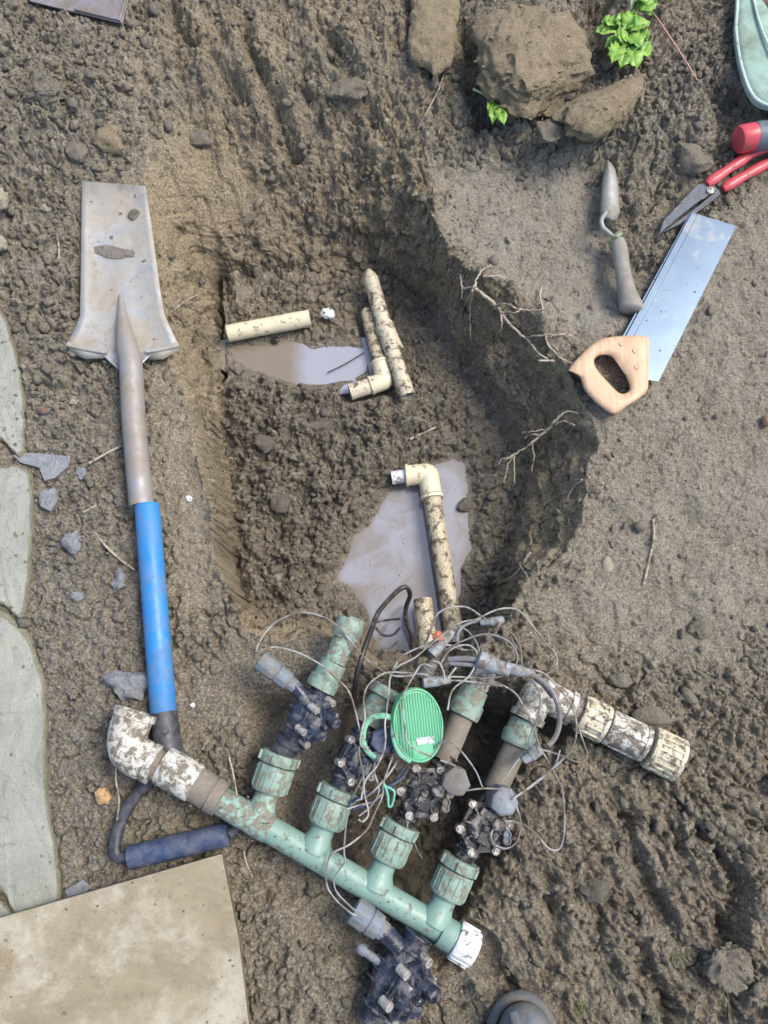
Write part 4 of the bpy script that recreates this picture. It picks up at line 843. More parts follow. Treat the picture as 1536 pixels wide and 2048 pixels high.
# pale teal sheet with piping, top right corner
root = thing('fabric_bag', (U(1510,100,0).x, U(1510,100,0).y, 0.04), 'pale teal green flap with a light edge line in the top right corner', 'bag')
out = [(1478,-60),(1474,20),(1472,60),(1478,110),(1488,150),(1502,185),(1522,205),(1560,214),(1640,214),(1640,-60)]
T = smooth_path(UU([(x, y, 0.085) for x, y in out]), 3)
cT = U(1580,80,0.095); mb = MB(); n = len(T); R2 = [p.lerp(cT, 0.12)+Vector((0, 0, 0.003)) for p in T]; Lw = [p+Vector((0, 0, -0.012)) for p in T]
mb.add(Lw+T+R2+[cT], [(k*n+j, k*n+j+1, (k+1)*n+j+1, (k+1)*n+j) for k in range(2) for j in range(n-1)]+[(2*n+j, 2*n+j+1, 3*n) for j in range(n-1)]); mb.build('flap', M['teal'], root, smooth=80)
mb = MB(); mb.tube(T, 0.003, 8); mb.build('piping', M['teal_line'], root)
mb = MB(); mb.tube(smooth_path(UU([(1500,-40,0.093),(1512,20,0.094),(1524,60,0.096),(1545,110,0.098)]), 4), 0.0025, 8); mb.build('seam', M['teal_line'], root)

# ------------------------------------------------------------------ PVC pieces in the pit
def ring(mb, a, b, t0, t1, r, n=24, lip=0.0):
    a, b = Vector(a), Vector(b); p, q = a.lerp(b, t0), a.lerp(b, t1); L = (q-p).length
    mb.lathe(p, q, [(0, r*0.9), (0, r-lip*0.5), (0.001, r), (0.004, r), (0.005, r-lip), (L-0.005, r-lip), (L-0.004, r), (L-0.001, r), (L, r-lip*0.5), (L, r*0.9)], n)
a, b = U(456,667,-0.166), U(620,636,-0.162); r = LEN(17, a)
mb = MB(); mb.openpipe(a, b, r, r*0.8, True, False); mb.build('pipe_offcut', M['cream_clean'], label='short straight cream pipe piece above the brown puddle', cat='pipe')
root = thing('pipe_offcut', (U(775,680,-0.170).x, U(775,680,-0.170).y, -0.190), 'long cream pipe piece with a coupling, leaning right of the small puddle', 'pipe')
a, b = U(737,540,-0.146), U(776,680,-0.156); c_ = U(816,792,-0.156); r = LEN(15.5, b)
mb = MB(); ab = (b-a); mb.tube([a, a+ab*0.07, a+ab*0.14, a+ab*0.5, b], [r*0.35, r*0.75, r, r, r], 24); mb.build('pipe', M['cream'], root)
mb = MB(); mb.openpipe(b, c_, r, r*0.78, False, True); mb.build('pipe', M['cream'], root)
mb = MB(); ring(mb, U(767,650,-0.155), U(790,704,-0.156), 0, 1, r*1.28, lip=0.0008); mb.build('coupling', M['cream'], root)
root = thing('elbow_pipe', (U(765,765,-0.180).x, U(765,765,-0.180).y, -0.195), 'muddy cream pipe with an L elbow left of the long coupled piece', 'pipe')
a, b, c_ = U(732,618,-0.172), U(770,762,-0.172), U(700,785,-0.172); r = LEN(14.5, b)
mb = MB(); mb.tube([a, a.lerp(b, 0.05), a.lerp(b, 0.4), a.lerp(b, 0.85)], [r*0.5, r*0.95, r, r], 22); mb.build('pipe', M['cream_mud'], root)
bb = b+(b-a)*0.0
mb = MB(); p1_, p2_ = bb.lerp(a, 0.26), bb.lerp(c_, 0.42); mb.tube(smooth_path([p1_, bb.lerp(a, 0.1), bb+(a-bb)*0.01+(c_-bb)*0.02, bb.lerp(c_, 0.18), p2_], 4), r*1.25, 24)
mb.lathe(p1_.lerp(bb, -0.02), bb, [(0, r*1.1), (0, r*1.36), (0.005, r*1.36), (0.006, r*1.2)], 24); mb.lathe(p2_.lerp(bb, -0.02), bb, [(0, r*1.1), (0, r*1.36), (0.005, r*1.36), (0.006, r*1.2)], 24); mb.build('elbow', M['cream_clean'], root)
mb = MB(); mb.openpipe(c_, bb.lerp(c_, 0.35), r*1.12, r*0.85, True, False); mb.build('stub', M['cream'], root)
root = thing('elbow_pipe', (U(855,960,-0.200).x, U(855,960,-0.200).y, -0.220), 'long speckled cream pipe crossing the pool with an elbow at its top', 'pipe')
a, b, c_ = U(800,952,-0.186), U(856,948,-0.186), U(912,1285,-0.172); r = LEN(17.5, b)
mb = MB(); mb.tube([b.lerp(c_, 0.08), b.lerp(c_, 0.5), c_], r, 24); mb.build('pipe', M['cream_mud'], root)
mb = MB(); mb.tube(smooth_path([b.lerp(a, 0.75), b.lerp(a, 0.3), b.lerp(a, 0.02), b.lerp(c_, 0.04), b.lerp(c_, 0.13)], 4), r*1.2, 24)
mb.lathe(b.lerp(c_, 0.155), b, [(0, r*1.05), (0, r*1.32), (0.006, r*1.32), (0.007, r*1.15)], 24); mb.lathe(b.lerp(a, 0.8), b, [(0, r*1.05), (0, r*1.32), (0.005, r*1.32), (0.006, r*1.15)], 24); mb.build('elbow', M['cream_clean'], root)
mb = MB(); mb.openpipe(U(783,956,-0.186), b.lerp(a, 0.7), r*0.78, r*0.6, True, False); mb.build('stub', M['white_clean'], root)
a, b = U(845,1200,-0.165), U(857,1300,-0.150); r = LEN(19, a)
mb = MB(); mb.openpipe(a, b, r, r*0.8, True, False); mb.build('pipe_stub', M['cream_mud'], label='short cream pipe stub standing beside the long speckled pipe near the wires', cat='pipe')

# ------------------------------------------------------------------ valves
def V3(fr, x, y, z): o, ax, ay, az = fr; return o+ax*x+ay*y+az*z
def frame(p0, p1, roll):
    ax = (p1-p0).normalized(); ay = Vector((0, 0, 1)).cross(ax).normalized(); az = ax.cross(ay)
    q = Matrix.Rotation(roll, 3, ax); return ((p0+p1)/2, ax, q@ay, q@az)
def valve(parent, p0, p1, roll, mat, solmat, hexcap=False, sol=None, s=1.0, r0=0.0165):
    """irrigation valve with flow from p0 to p1; bonnet on local +z"""
    fr = frame(p0, p1, roll); L = (p1-p0).length; h = L/2; o, ax, ay, az = fr
    mb = MB()
    prof = [(0, r0*0.8), (0, r0)]
    for k in range(5): prof += [(0.003+k*0.003, r0), (0.0045+k*0.003, r0*0.9)]
    prof += [(0.020, r0*1.22), (0.024, r0*1.22), (0.0245, r0*1.05), (L*0.32, r0*1.15), (L*0.42, r0*1.45), (L*0.58, r0*1.45), (L*0.68, r0*1.15), (L-0.0245, r0*1.05), (L-0.024, r0*1.22), (L-0.02, r0*1.22)]
    for k in range(5)[::-1]: prof += [(L-0.0045-k*0.003, r0*0.9), (L-0.003-k*0.003, r0)]
    prof += [(L, r0), (L, r0*0.8)]
    mb.lathe(p0, p1, prof, 24)
    for k in (-1, 0, 1): mb.box(V3(fr, k*0.011*s, 0, -0.002), ax, ay, az, (0.0025, 0.046*s, 0.036*s))
    mb.box(V3(fr, 0, 0, -0.004), ax, ay, az, (0.06*s, 0.0025, 0.04*s))
    body = mb.build('valve_body', mat, parent, bevel=0.0005)
    # bonnet: two stacked flanges with bosses, dome and radial ribs
    zt = 0.020*s; c0 = V3(fr, 0, 0, zt); mb = MB()
    def disc(zc, rr, th, wob_, n=36):
        vs = []
        for z_ in (zc-th/2, zc+th/2):
            for j in range(n):
                a_ = 2*math.pi*j/n; q = rr*(1+wob_*math.cos(6*a_)); vs.append(V3(fr, q*math.cos(a_)*1.08, q*math.sin(a_)*0.95, z_))
        mb.add(vs, [tuple(range(n))[::-1], tuple(range(n, 2*n))]+[(j, (j+1) % n, n+(j+1) % n, n+j) for j in range(n)])
    disc(zt-0.002, 0.030*s, 0.005, 0.05); disc(zt+0.005, 0.0315*s, 0.005, 0.06)
    mb.lathe(V3(fr, 0, 0, zt+0.006), V3(fr, 0, 0, 1), [(0, 0.024*s), (0.004*s, 0.0235*s), (0.010*s, 0.019*s), (0.012*s, 0.0155*s), (0.012*s, 0.012*s), (0.008*s, 0.0115*s), (0.008*s, 0.005*s), (0.016*s, 0.005*s), (0.018*s, 0.003*s)], 24)
    for j in range(8):
        a_ = math.pi*j/4+0.2; dr = ax*math.cos(a_)+ay*math.sin(a_); tn = az.cross(dr); mb.box(V3(fr, 0, 0, zt+0.011*s)+dr*0.02*s, dr, tn, az, (0.016*s, 0.0022*s, 0.008*s))
    mb.box(V3(fr, -0.012*s, -0.006*s, zt+0.014*s), ax, ay, az, (0.014*s, 0.018*s, 0.010*s)); mb.box(V3(fr, 0.016*s, 0.004*s, zt+0.012*s), ax, ay, az, (0.010*s, 0.022*s, 0.012*s))
    bon = mb.build('bonnet', mat, parent, bevel=0.0006)
    for j in range(6):
        a_ = math.pi*j/3; c = V3(fr, 0.0325*s*math.cos(a_)*1.08, 0.0325*s*math.sin(a_)*0.95, zt-0.006)
        m2 = MB(); m2.lathe(c, c+az, [(0, 0.0052*s), (0.017, 0.0055*s), (0.0175, 0.0045*s), (0.016, 0.0038*s), (0.016, 0.0022*s), (0.018, 0.0020*s)], 12)
        m2.build('screw', M['screw'], bon)
    # solenoid
    if hexcap:
        c = V3(fr, *hexcap); up = (az*0.9+ay*0.15*(-1)).normalized(); m2 = MB()
        m2.lathe(c, c+up, [(0, 0.012), (0.028, 0.012)], 18); sd_ = m2.build('solenoid', mat, parent)
        m3 = MB(); c2 = c+up*0.012; u_, w_ = perp(up); n6 = []
        pts = [(1.0, 0.0), (0.72, 0.75), (-0.1, 1.02), (-0.85, 0.72), (-1.0, -0.2), (-0.5, -0.95), (0.35, -1.0)]
        lo = [c2+ax*(x*0.0205)+ay*(y*0.019) for x, y in pts]; hi = [p+up*0.026 for p in lo]; hi2 = [c2+up*0.0285+(p-c2-up*0.026)*0.82 for p in hi]
        k = len(pts); m3.add(lo+hi+hi2, [tuple(range(k))[::-1], tuple(range(2*k, 3*k))]+[(q*k+i, q*k+(i+1) % k, (q+1)*k+(i+1) % k, (q+1)*k+i) for q in range(2) for i in range(k)])
        m3.build('resin_cap', solmat, sd_, bevel=0.0012)
        m4 = MB(); c3 = V3(fr, hexcap[0]*0.35, hexcap[1]*0.35, zt+0.01)
        m4.tube([c3, c3.lerp(c, 0.5)+az*0.004, c+up*0.006], 0.009, 12); m4.build('solenoid_neck', mat, sd_)
        for dx in (-0.02, -0.008):
            m5 = MB(); c4 = V3(fr, -0.004-dx*0.6, -0.034*s-dx*0.3, zt+0.006); m5.lathe(c4, c4+az, [(0, 0.006), (0.013, 0.006), (0.014, 0.0045), (0.011, 0.0035), (0.011, 0.0002)], 14); m5.build('port', solmat, parent)
    if sol:
        a_, b_ = sol; m2 = MB(); LL = (b_-a_).length; rs = 0.0155*s
        m2.lathe(a_, b_, [(0, rs*0.8), (0.002, rs), (LL*0.45, rs), (LL*0.46, rs*0.88), (LL*0.5, rs*0.88), (LL*0.51, rs*0.96), (LL*0.8, rs*0.9), (LL*0.82, rs*0.7), (LL, rs*0.65)], 10)
        m2.build('solenoid', solmat, parent, bevel=0.0006)
    # flow control knob
    m2 = MB(); c = V3(fr, 0.012*s, -0.012*s, zt+0.016*s); m2.lathe(c, c+az, [(0, 0.009*s), (0.010*s, 0.0088*s), (0.012*s, 0.0065*s)], 14); m2.build('flow_knob', mat, parent, bevel=0.0004)
    return fr

# ------------------------------------------------------------------ manifold
def zmain(px):  return 0.052+(0.018-0.052)*(px-310)/(900-310)
man = thing('irrigation_manifold', (U(620,1700,0.03).x, U(620,1700,0.03).y, 0.0), 'four-branch sage green pipe manifold with black valves and white end fittings', 'manifold')
ma, mbp = U(436,1598,zmain(436)+0.004), U(905,1872,zmain(905)); r = LEN(26, ma); RM = r
mb = MB(); mb.tube([ma.lerp(mbp, k/10) for k in range(11)], r, 28); mb.build('main_pipe', M['green'], man)
mb = MB(); mb.openpipe(U(432,1596,0.050), U(540,1660,0.046), r*1.06, None, False, False); mb.build('pipe_sleeve', M['green_mud'], man)
# white elbow and couplings at the left end
e0, e1, e2 = U(270,1428,0.055), U(243,1500,0.055), U(310,1530,0.053); re = LEN(40, e0)
mb = MB(); mb.tube(smooth_path([e0, e0.lerp(e1, 0.5), e1.lerp(e2, 0.12)+Vector((0.004, 0.004, 0)), e1.lerp(e2, 0.6), e2], 5), [re*0.98]*5+[re*0.97]*12+[re*0.9]*4, 26)
dre = (e1-e0).normalized(); mb.lathe(e0-dre*0.004, e1, [(0.012, 0.001), (0.012, re*0.72), (0, re*0.72), (0, re*1.07), (0.010, re*1.07), (0.011, re*0.95)], 26)
dq = (e1-e2).normalized(); mb.lathe(e2, e2+dq, [(0, re*0.8), (0, re*0.98), (0.010, re*0.98), (0.011, re*0.85)], 26); mb.build('elbow', M['white'], man)
mb = MB(); mb.openpipe(U(300,1523,0.053), U(338,1544,0.053), re*0.74, None, False, False); mb.build('pipe_section', M['pipe_mud'], man)
c0, c1 = U(325,1530,0.052), U(392,1568,0.051); mb = MB(); mb.lathe(c0, c1, [(0, re*0.7), (0, re*0.90), (0.002, re*0.94), ((c1-c0).length-0.002, re*0.94), ((c1-c0).length, re*0.9), ((c1-c0).length, re*0.7)], 28); mb.build('coupling', M['white'], man)
c0, c1 = U(389,1567,0.051), U(444,1600,0.050); LL = (c1-c0).length; mb = MB(); mb.lathe(c0, c1, [(0, re*0.7), (0, re*0.80), (0.002, re*0.86), (LL*0.55, re*0.86), (LL*0.57, re*0.80), (LL*0.62, re*0.80), (LL*0.64, re*0.88), (LL-0.001, re*0.86), (LL, re*0.7)], 24); mb.build('adapter', M['pipe_mud'], man)
# white cap at the right end
c0, c1 = U(903,1874,0.020), U(950,1902,0.018); rc = LEN(40, c0); LL = LEN(46, c0)
mb = MB(); mb.lathe(U(880,1860,0.021), c1, [(0, RM*1.14), (0.001, RM*1.18), (0.024, RM*1.18), (0.025, RM*1.0)], 28); mb.build('end_socket', M['green'], man)
dc = (c1-c0).normalized(); c0 = c0+dc*0.004; n = 36
mb = MB(); mb.lathe(c0, c0+dc, [(0, rc*0.6), (0, rc*0.90), (0.002, rc*0.94), (LL*0.8, rc*0.90), (LL, rc*0.86), (LL+0.001, rc*0.8), (LL, rc*0.7)], n)
u_, w_ = perp(dc)
for j in range(18):
    a_ = 2*math.pi*j/18; dr = u_*math.cos(a_)+w_*math.sin(a_); mb.box(c0+dc*(LL*0.5)+dr*rc*0.92, dc, dr, dc.cross(dr), (LL*0.8, 0.0025, 0.0025))
mb.build('end_cap', M['white_clean'], man, bevel=0.0004)
def union_nut(p, d, r, mat, L1=0.036, L2=0.016):
    """ribbed swivel nut along d, with a second collar beyond a groove"""
    mb = MB(); mb.lathe(p, p+d, [(-0.002, r*0.7), (-0.002, r*0.92), (0, r*0.97), (0.002, r), (L1-0.002, r*1.0), (L1, r*0.97), (L1, r*0.8)], 32)
    u_, w_ = perp(d)
    for j in range(14):
        a_ = 2*math.pi*j/14; dr = u_*math.cos(a_)+w_*math.sin(a_); mb.box(p+d*(L1*0.5)+dr*r*1.0, d, dr, d.cross(dr), (L1*0.86, 0.0022, 0.0026))
    nb = mb.build('union_nut', mat, man, bevel=0.0005)
    q = p+d*(L1+0.002); mb = MB(); mb.lathe(q-d*0.003, q+d, [(0, r*0.85), (0.002, r*0.85)], 24)
    mb.lathe(q, q+d, [(0, r*0.8), (0, r*1.02), (0.0015, r*1.06), (L2-0.0015, r*1.06), (L2, r*1.0), (L2, r*0.7)], 32)
    for j in range(6):
        a_ = 2*math.pi*j/6+0.4; dr = u_*math.cos(a_)+w_*math.sin(a_); mb.box(q+d*(L2*0.5)+dr*r*1.06, d, dr, d.cross(dr), (L2*0.8, 0.007, 0.006))
    mb.build('lock_ring', mat, man, bevel=0.0006)
    return q+d*L2
BR = [ # base on main pipe, nut start, nut direction end, materials
    dict(b=(515,1640), n=(537,1580), e=(566,1496), mat='green_nut', bm='green_mud'),
    dict(b=(627,1700), n=(650,1648), e=(682,1566), mat='green_nut', bm='green'),
    dict(b=(750,1775), n=(772,1718), e=(806,1640), mat='green_nut', bm='green'),
    dict(b=(868,1845), n=(893,1790), e=(925,1715), mat='green_nut', bm='green')]
ends = []
for k, q in enumerate(BR):
    zz = zmain(q['b'][0]); b0 = U(*q['b'], zz); n0 = U(*q['n'], zz+0.002); e0_ = U(*q['e'], zz+0.004); d = (e0_-n0).normalized()
    rb = LEN(24, b0); P = [b0.lerp(n0, s_) for s_ in (0, 0.3, 0.45, 0.6, 0.8, 1.05)]
    mb = MB(); mb.tube(P, [rb*1.45, rb*1.38, rb*1.15, rb*1.03, rb, rb], 26); mb.build('branch_pipe', M[q['bm']], man)
    ends.append((union_nut(n0, d, LEN(37, n0), M[q['mat']]), d))
# valve 1 (side on)
p0 = ends[0][0]-ends[0][1]*0.006; p1 = U(648,1372,0.058)
mb = MB(); mb.lathe(p0, p1, [(0, 0.019), (0.022, 0.019), (0.023, 0.024), (0.029, 0.025), (0.030, 0.018)], 24); mb.build('valve_neck', M['black'], man)
q0 = p0.lerp(p1, 0.22)
valve(man, q0, p1, R(62), M['valve'], M['solenoid'], sol=(U(518,1318,0.075), U(592,1375,0.066)), s=1.0, r0=0.017)
mb = MB(); mb.tube([U(590,1372,0.066), U(606,1392,0.066), U(622,1418,0.062)], 0.010, 12); mb.build('solenoid_neck', M['valve'], man)
g0, g1 = U(640,1378,0.058), U(668,1325,0.060); g2 = U(706,1240,0.060); dg = (g2-g0).normalized(); rg_ = LEN(22, g0)
mb = MB(); LL = (g1-g0).length; mb.lathe(g0, g1, [(0, rg_*0.9), (0, rg_*1.4), (0.003, rg_*1.45), (LL*0.4, rg_*1.45), (LL*0.42, rg_*1.25), (LL, rg_*1.25), (LL, rg_)], 24); mb.build('outlet_adapter', M['green_nut'], man, bevel=0.0004)
mb = MB(); mb.openpipe(g1, g2, rg_*1.05, None, False, False); mb.build('outlet_pipe', M['green_mud'], man)
mb = MB(); h0, h1 = U(686,1262,0.062), U(712,1240,0.064); mb.lathe(U(688,1276,0.06), U(703,1236,0.062), [(0, rg_*1.1), (0, rg_*1.25), (0.03, rg_*1.3), (0.031, rg_)], 24)
mb.openpipe(U(694,1250,0.062), U(722,1262,0.064), rg_*0.95, rg_*0.75, False, True); mb.build('outlet_elbow', M['green_nut'], man)
# valve 2 (tilted, under the lid)
p0 = ends[1][0]-ends[1][1]*0.006; p1 = U(740,1440,0.03)
valve(man, p0, p1, R(25), M['valve'], M['solenoid'], s=1.0, r0=0.017)
mb = MB(); mb.lathe(U(735,1448,0.03), U(775,1375,0.03), [(0, 0.018), (0, 0.024), (0.02, 0.024), (0.021, 0.02), (0.045, 0.02), (0.046, 0.026), (0.062, 0.026), (0.062, 0.015)], 24); mb.build('outlet_pipe', M['green_mud'], man)
p = U(766,1482,0.075); mb = MB(); mb.lathe(p-Vector((0, 0, 0.045)), p, [(0, 0.014), (0.03, 0.014), (0.031, 0.020), (0.040, 0.0205), (0.0445, 0.0175), (0.0445, 0.010), (0.0425, 0.009)], 7); mb.build('solenoid', M['grip'], man, bevel=0.001)
# valve 3, 4 (bonnet facing up)
p0 = ends[2][0]-ends[2][1]*0.008; p1 = U(900,1510,0.03)
valve(man, p0, p1, R(-3), M['valve_mud'], M['solenoid_mud'], hexcap=(0.040, -0.020, 0.016), s=1.1, r0=0.017)
def outlet(a, b, c, d_, rr, m1, m2):
    mb = MB(); mb.tube([a, a.lerp(b, 0.5), b], rr, 22); mb.build('outlet_pipe', M[m1], man)
    L_ = (c-b).length; mb = MB(); mb.lathe(b, c, [(0, rr), (0, rr*1.35), (0.004, rr*1.4), (L_*0.5, rr*1.42), (L_*0.52, rr*1.28), (L_, rr*1.2), (L_, rr*0.9)], 26); mb.build('outlet_nut', M[m2], man, bevel=0.0004)
    if d_ is not None: mb = MB(); mb.openpipe(c, d_, rr*1.0, None, False, True); mb.build('outlet_stub', M['white'], man)
outlet(U(888,1520,0.03), U(925,1432,0.03), U(950,1378,0.03), U(985,1318,0.032), LEN(24, p0), 'pipe_mud', 'green_nut')
p0 = ends[3][0]-ends[3][1]*0.008; p1 = U(1000,1570,0.02)
valve(man, p0, p1, R(4), M['valve_mud'], M['solenoid_clean'], hexcap=(0.046, 0.002, 0.016), s=1.1, r0=0.017)
outlet(U(990,1580,0.02), U(1032,1490,0.022), U(1050,1440,0.024), None, LEN(25, p0), 'pipe_mud', 'green_nut')

# pipe run at the right: white elbow, muddy pipe, ribbed couplings
run = thing('pipe_run', (U(1200,1430,0).x, U(1200,1430,0).y, 0.0), 'mud-caked cream pipe run with an elbow and two ribbed couplings right of the manifold', 'pipe')
a, b, c_ = U(1052,1440,0.028), U(1078,1386,0.030), U(1355,1520,0.032); d = (c_-b).normalized(); r = LEN(28, b)
mb = MB(); mb.tube(smooth_path([a, a.lerp(b, 0.5), b, b+d*0.03, b+d*0.055], 4), r*1.12, 26)
mb.lathe(b+d*0.055, b, [(0, r*0.9), (0, r*1.25), (0.008, r*1.25), (0.009, r)], 26); mb.lathe(a, b, [(0, r*0.9), (0, r*1.25), (0.010, r*1.25), (0.011, r)], 26); mb.build('elbow', M['white'], run)
mb = MB(); mb.tube([b+d*0.05, b+d*0.08, b+d*0.15, c_-d*0.01], r*0.98, 26); mb.build('pipe', M['pipe_mud'], run)
def ribbed(name, t0, L_, rr, mat, parent, nr=12):
    p = b+d*t0; mb = MB(); mb.lathe(p, p+d, [(0, rr*0.8), (0, rr*1.0), (0.005, rr*1.06), (0.007, rr*1.06), (0.008, rr*0.98), (L_-0.008, rr*0.98), (L_-0.007, rr*1.06), (L_-0.001, rr*1.06), (L_, rr*0.8)], 30)
    u_, w_ = perp(d)
    for j in range(nr):
        a_ = 2*math.pi*j/nr; dr = u_*math.cos(a_)+w_*math.sin(a_); mb.box(p+d*(L_*0.5)+dr*rr*1.0, d, dr, d.cross(dr), (L_*0.75, 0.003, 0.003))
    return mb.build(name, mat, parent, bevel=0.0005)
tot = (c_-b).length
ribbed('coupling', tot*0.30, 0.042, r*1.3, M['cream'], run); ribbed('coupling', tot*0.50, 0.062, r*1.22, M['white'], run, 4); ribbed('end_nut', tot*0.80, 0.048, r*1.45, M['cream'], run, 20)
mb = MB(); mb.lathe(c_-d*0.004, c_+d*0.01, [(0, r*1.3), (0.002, r*1.3), (0.003, r*0.9), (-0.01, r*0.85), (-0.01, 0.001)], 24); mb.build('pipe_mouth', M['cream_mud'], run)

# loose valve at the bottom
lv = thing('irrigation_valve', (U(785,1925,0).x, U(785,1925,0).y, 0.0), 'loose black valve lying below the manifold near the bottom edge', 'valve')
valve(lv, U(742,2045,0.03), U(838,1868,0.03), R(48), M['valve'], M['solenoid'], sol=(U(706,1818,0.04), U(772,1866,0.04)), s=1.28, r0=0.022)
mb = MB(); mb.tube([U(768,1864,0.04), U(785,1880,0.042), U(800,1900,0.044)], 0.013, 12); mb.build('solenoid_neck', M['valve'], lv)
mb = MB(); mb.lathe(U(716,1893,0.03), U(760,1925,0.035), [(0, 0.005), (0.004, 0.008), (0.012, 0.008), (0.013, 0.006), (0.05, 0.006)], 12); mb.build('bleed_screw', M['solenoid'], lv)

# ------------------------------------------------------------------ green ribbed cap with ring
lid = thing('valve_cap', (U(836,1450,0.05).x, U(836,1450,0.05).y, 0.05), 'bright green oval ribbed plastic cap resting on the valves', 'cap')
c = U(836,1450,0.088); rx_, ry_ = LEN(53, c), LEN(74, c)
ax_ = Vector((1, 0.10, -0.25)).normalized(); ay_ = Vector((-0.10, 1, 0.1)).normalized(); az_ = ax_.cross(ay_).normalized()
n = 48; mb = MB(); rg = []
for s_, h_ in ((0.9, -0.010), (1.0, -0.009), (1.0, 0.0), (0.97, 0.003), (0.93, 0.003), (0.90, 0.0008), (0.6, 0.0012), (0.25, 0.0014)):
    rg.append([c+ax_*(rx_*s_*math.cos(2*math.pi*j/n))+ay_*(ry_*s_*math.sin(2*math.pi*j/n))+az_*h_ for j in range(n)])
mb.add([p for q in rg for p in q], [(i*n+j, i*n+(j+1) % n, (i+1)*n+(j+1) % n, (i+1)*n+j) for i in range(len(rg)-1) for j in range(n)]+[tuple((len(rg)-1)*n+j for j in range(n)), tuple(range(n))[::-1]])
mb.build('disc', M['lid'], lid, smooth=50)
for k in range(-8, 9):
    x = k/9.2; hh = math.sqrt(max(0, 1-x*x))*0.86; mb = MB()
    if hh < 0.2: continue
    lo = -hh*0.45 if k > -3 and k < 5 else -hh
    mb.tube([c+ax_*(rx_*x)+ay_*(ry_*y_)+az_*0.0016 for y_ in (lo, (lo+hh)/2, hh)], 0.0012, 6); mb.build('rib', M['lid'], lid)
mb = MB(); mb.box(c+ax_*(rx_*0.2)-ay_*(ry_*0.42)+az_*0.0022, ax_, ay_, az_, (0.026, 0.010, 0.001)); mb.build('sticker', M['sticker'], lid)
mb = MB(); pth = smooth_path(UU([(792,1440,0.088),(770,1432,0.09),(745,1435,0.088),(730,1452,0.084),(726,1478,0.08),(733,1500,0.078),(750,1516,0.076)]), 5); mb.tube(pth, 0.0042, 10, flat=0.6); mb.build('tether_ring', M['lid_ring'], lid)
mb = MB(); mb.tube(smooth_path(UU([(790,1430,0.094),(788,1470,0.094),(800,1505,0.09),(822,1522,0.086)]), 4), 0.0045, 10, flat=0.6); mb.build('raised_edge', M['lid_ring'], lid)
# mint twist tie
mb = MB(); mb.tube(smooth_path(UU([(758,1566,0.07),(770,1572,0.072),(786,1580,0.072),(789,1588,0.07),(784,1610,0.068),(777,1612,0.068),(776,1592,0.07),(771,1575,0.074),(764,1560,0.074)]), 4), 0.0017, 8)
mb.build('twist_tie', M['tie'], label='thin mint green tie knotted round the wires under the green cap', cat='tie')

def specks_on(parent, path, rads, N, smin, smax, seed, mat='smear'):
    r_ = random.Random(seed); mb = MB(); rads = rads if isinstance(rads, list) else [rads]*len(path)
    seg = [(path[i+1]-path[i]).length for i in range(len(path)-1)]; tot_ = sum(seg)
    for _ in range(N):
        u_ = r_.random()*tot_; i = 0
        while u_ > seg[i] and i < len(seg)-1: u_ -= seg[i]; i += 1
        a, b = path[i], path[i+1]; d_ = (b-a).normalized(); sd_ = d_.cross(Vector((0, 0, 1))).normalized(); up = sd_.cross(d_); rr = rads[i]
        th = r_.gauss(0, 0.8); n_ = up*math.cos(th)+sd_*math.sin(th); p = a.lerp(b, min(1, u_/seg[i]))+n_*rr
        v2, f2 = LV[r_.randrange(len(LV))]; sc = smin*(smax/smin)**(r_.random()**2.2)
        mb.add([p+Vector(q)*sc*0.8 for q in v2], [tuple(int(k) for k in t3) for t3 in f2])
    mb.build('mud_specks', M[mat], parent, kind='stuff')
specks_on(man, [MAIN0, U(540,1660,0.045)], 0.026, 120, 0.0008, 0.004, 1); specks_on(man, [U(540,1660,0.045), U(900,1868,0.02)], 0.0185, 110, 0.0006, 0.003, 2)
for k, q in enumerate(BR): specks_on(man, [U(*q['n'], zmain(q['b'][0])), U(*q['e'], zmain(q['b'][0]))], LEN(37, U(*q['n'], 0.03)), 34, 0.0008, 0.0035, 10+k)
specks_on(run, [b_ for b_ in (U(1090,1390,0.03), U(1355,1520,0.032))], 0.028, 130, 0.0008, 0.005, 3)
specks_on(run, [b_ for b_ in (U(1135,1408,0.03), U(1175,1430,0.03))], 0.020, 60, 0.003, 0.009, 4)
sp_ = bpy.data.objects['drain_spade']; specks_on(sp_, [U(262,735,0.031), U(283,1010,0.030)], 0.0165, 45, 0.0006, 0.0022, 5); specks_on(sp_, [U(258,1716,0.022), U(455,1668,0.022)], 0.017, 45, 0.0006, 0.0025, 6)

# ------------------------------------------------------------------ wires
def wire(pts, z, label, mat='wire', rpx=1.9, sag=0.004, seed=0, cat='wire', name='wire', group='wires tangled over the valves'):
    r_ = random.Random(seed); P = []
    for k, (x, y) in enumerate(pts):
        P.append(U(x, y, z+sag*math.sin(k*1.3+seed)+r_.uniform(-0.002, 0.002)))
    for p in P:                                     # never below the soil
        p.z = max(p.z, H(p.x, p.y)+0.003)
    pth = smooth_path(P, 5); mb = MB(); mb.tube(pth, LEN(rpx, P[0]), 8); return mb.build(name, M[mat], label=label, cat=cat, group=group)
wire([(513,1308),(516,1290),(535,1260),(562,1238),(603,1225),(644,1233),(671,1249),(699,1279),(726,1312),(753,1334),(790,1352),(830,1350)], 0.085, 'grey wire arching high over the pit rim from the upper left solenoid', seed=1)
wire([(516,1303),(540,1295),(562,1296),(600,1307),(644,1331),(671,1356),(696,1380),(710,1419),(718,1454),(723,1473),(718,1506),(726,1544),(729,1588),(737,1626),(726,1643),(717,1639)], 0.088, 'grey wire from the upper left solenoid that ends in a small hook between two branches', seed=2)
wire([(857,1349),(815,1346),(775,1345),(748,1359),(732,1378),(727,1405),(730,1435),(723,1462),(722,1490),(742,1503)], 0.094, 'wire curving left of the green cap and bending down at its ring', seed=3)
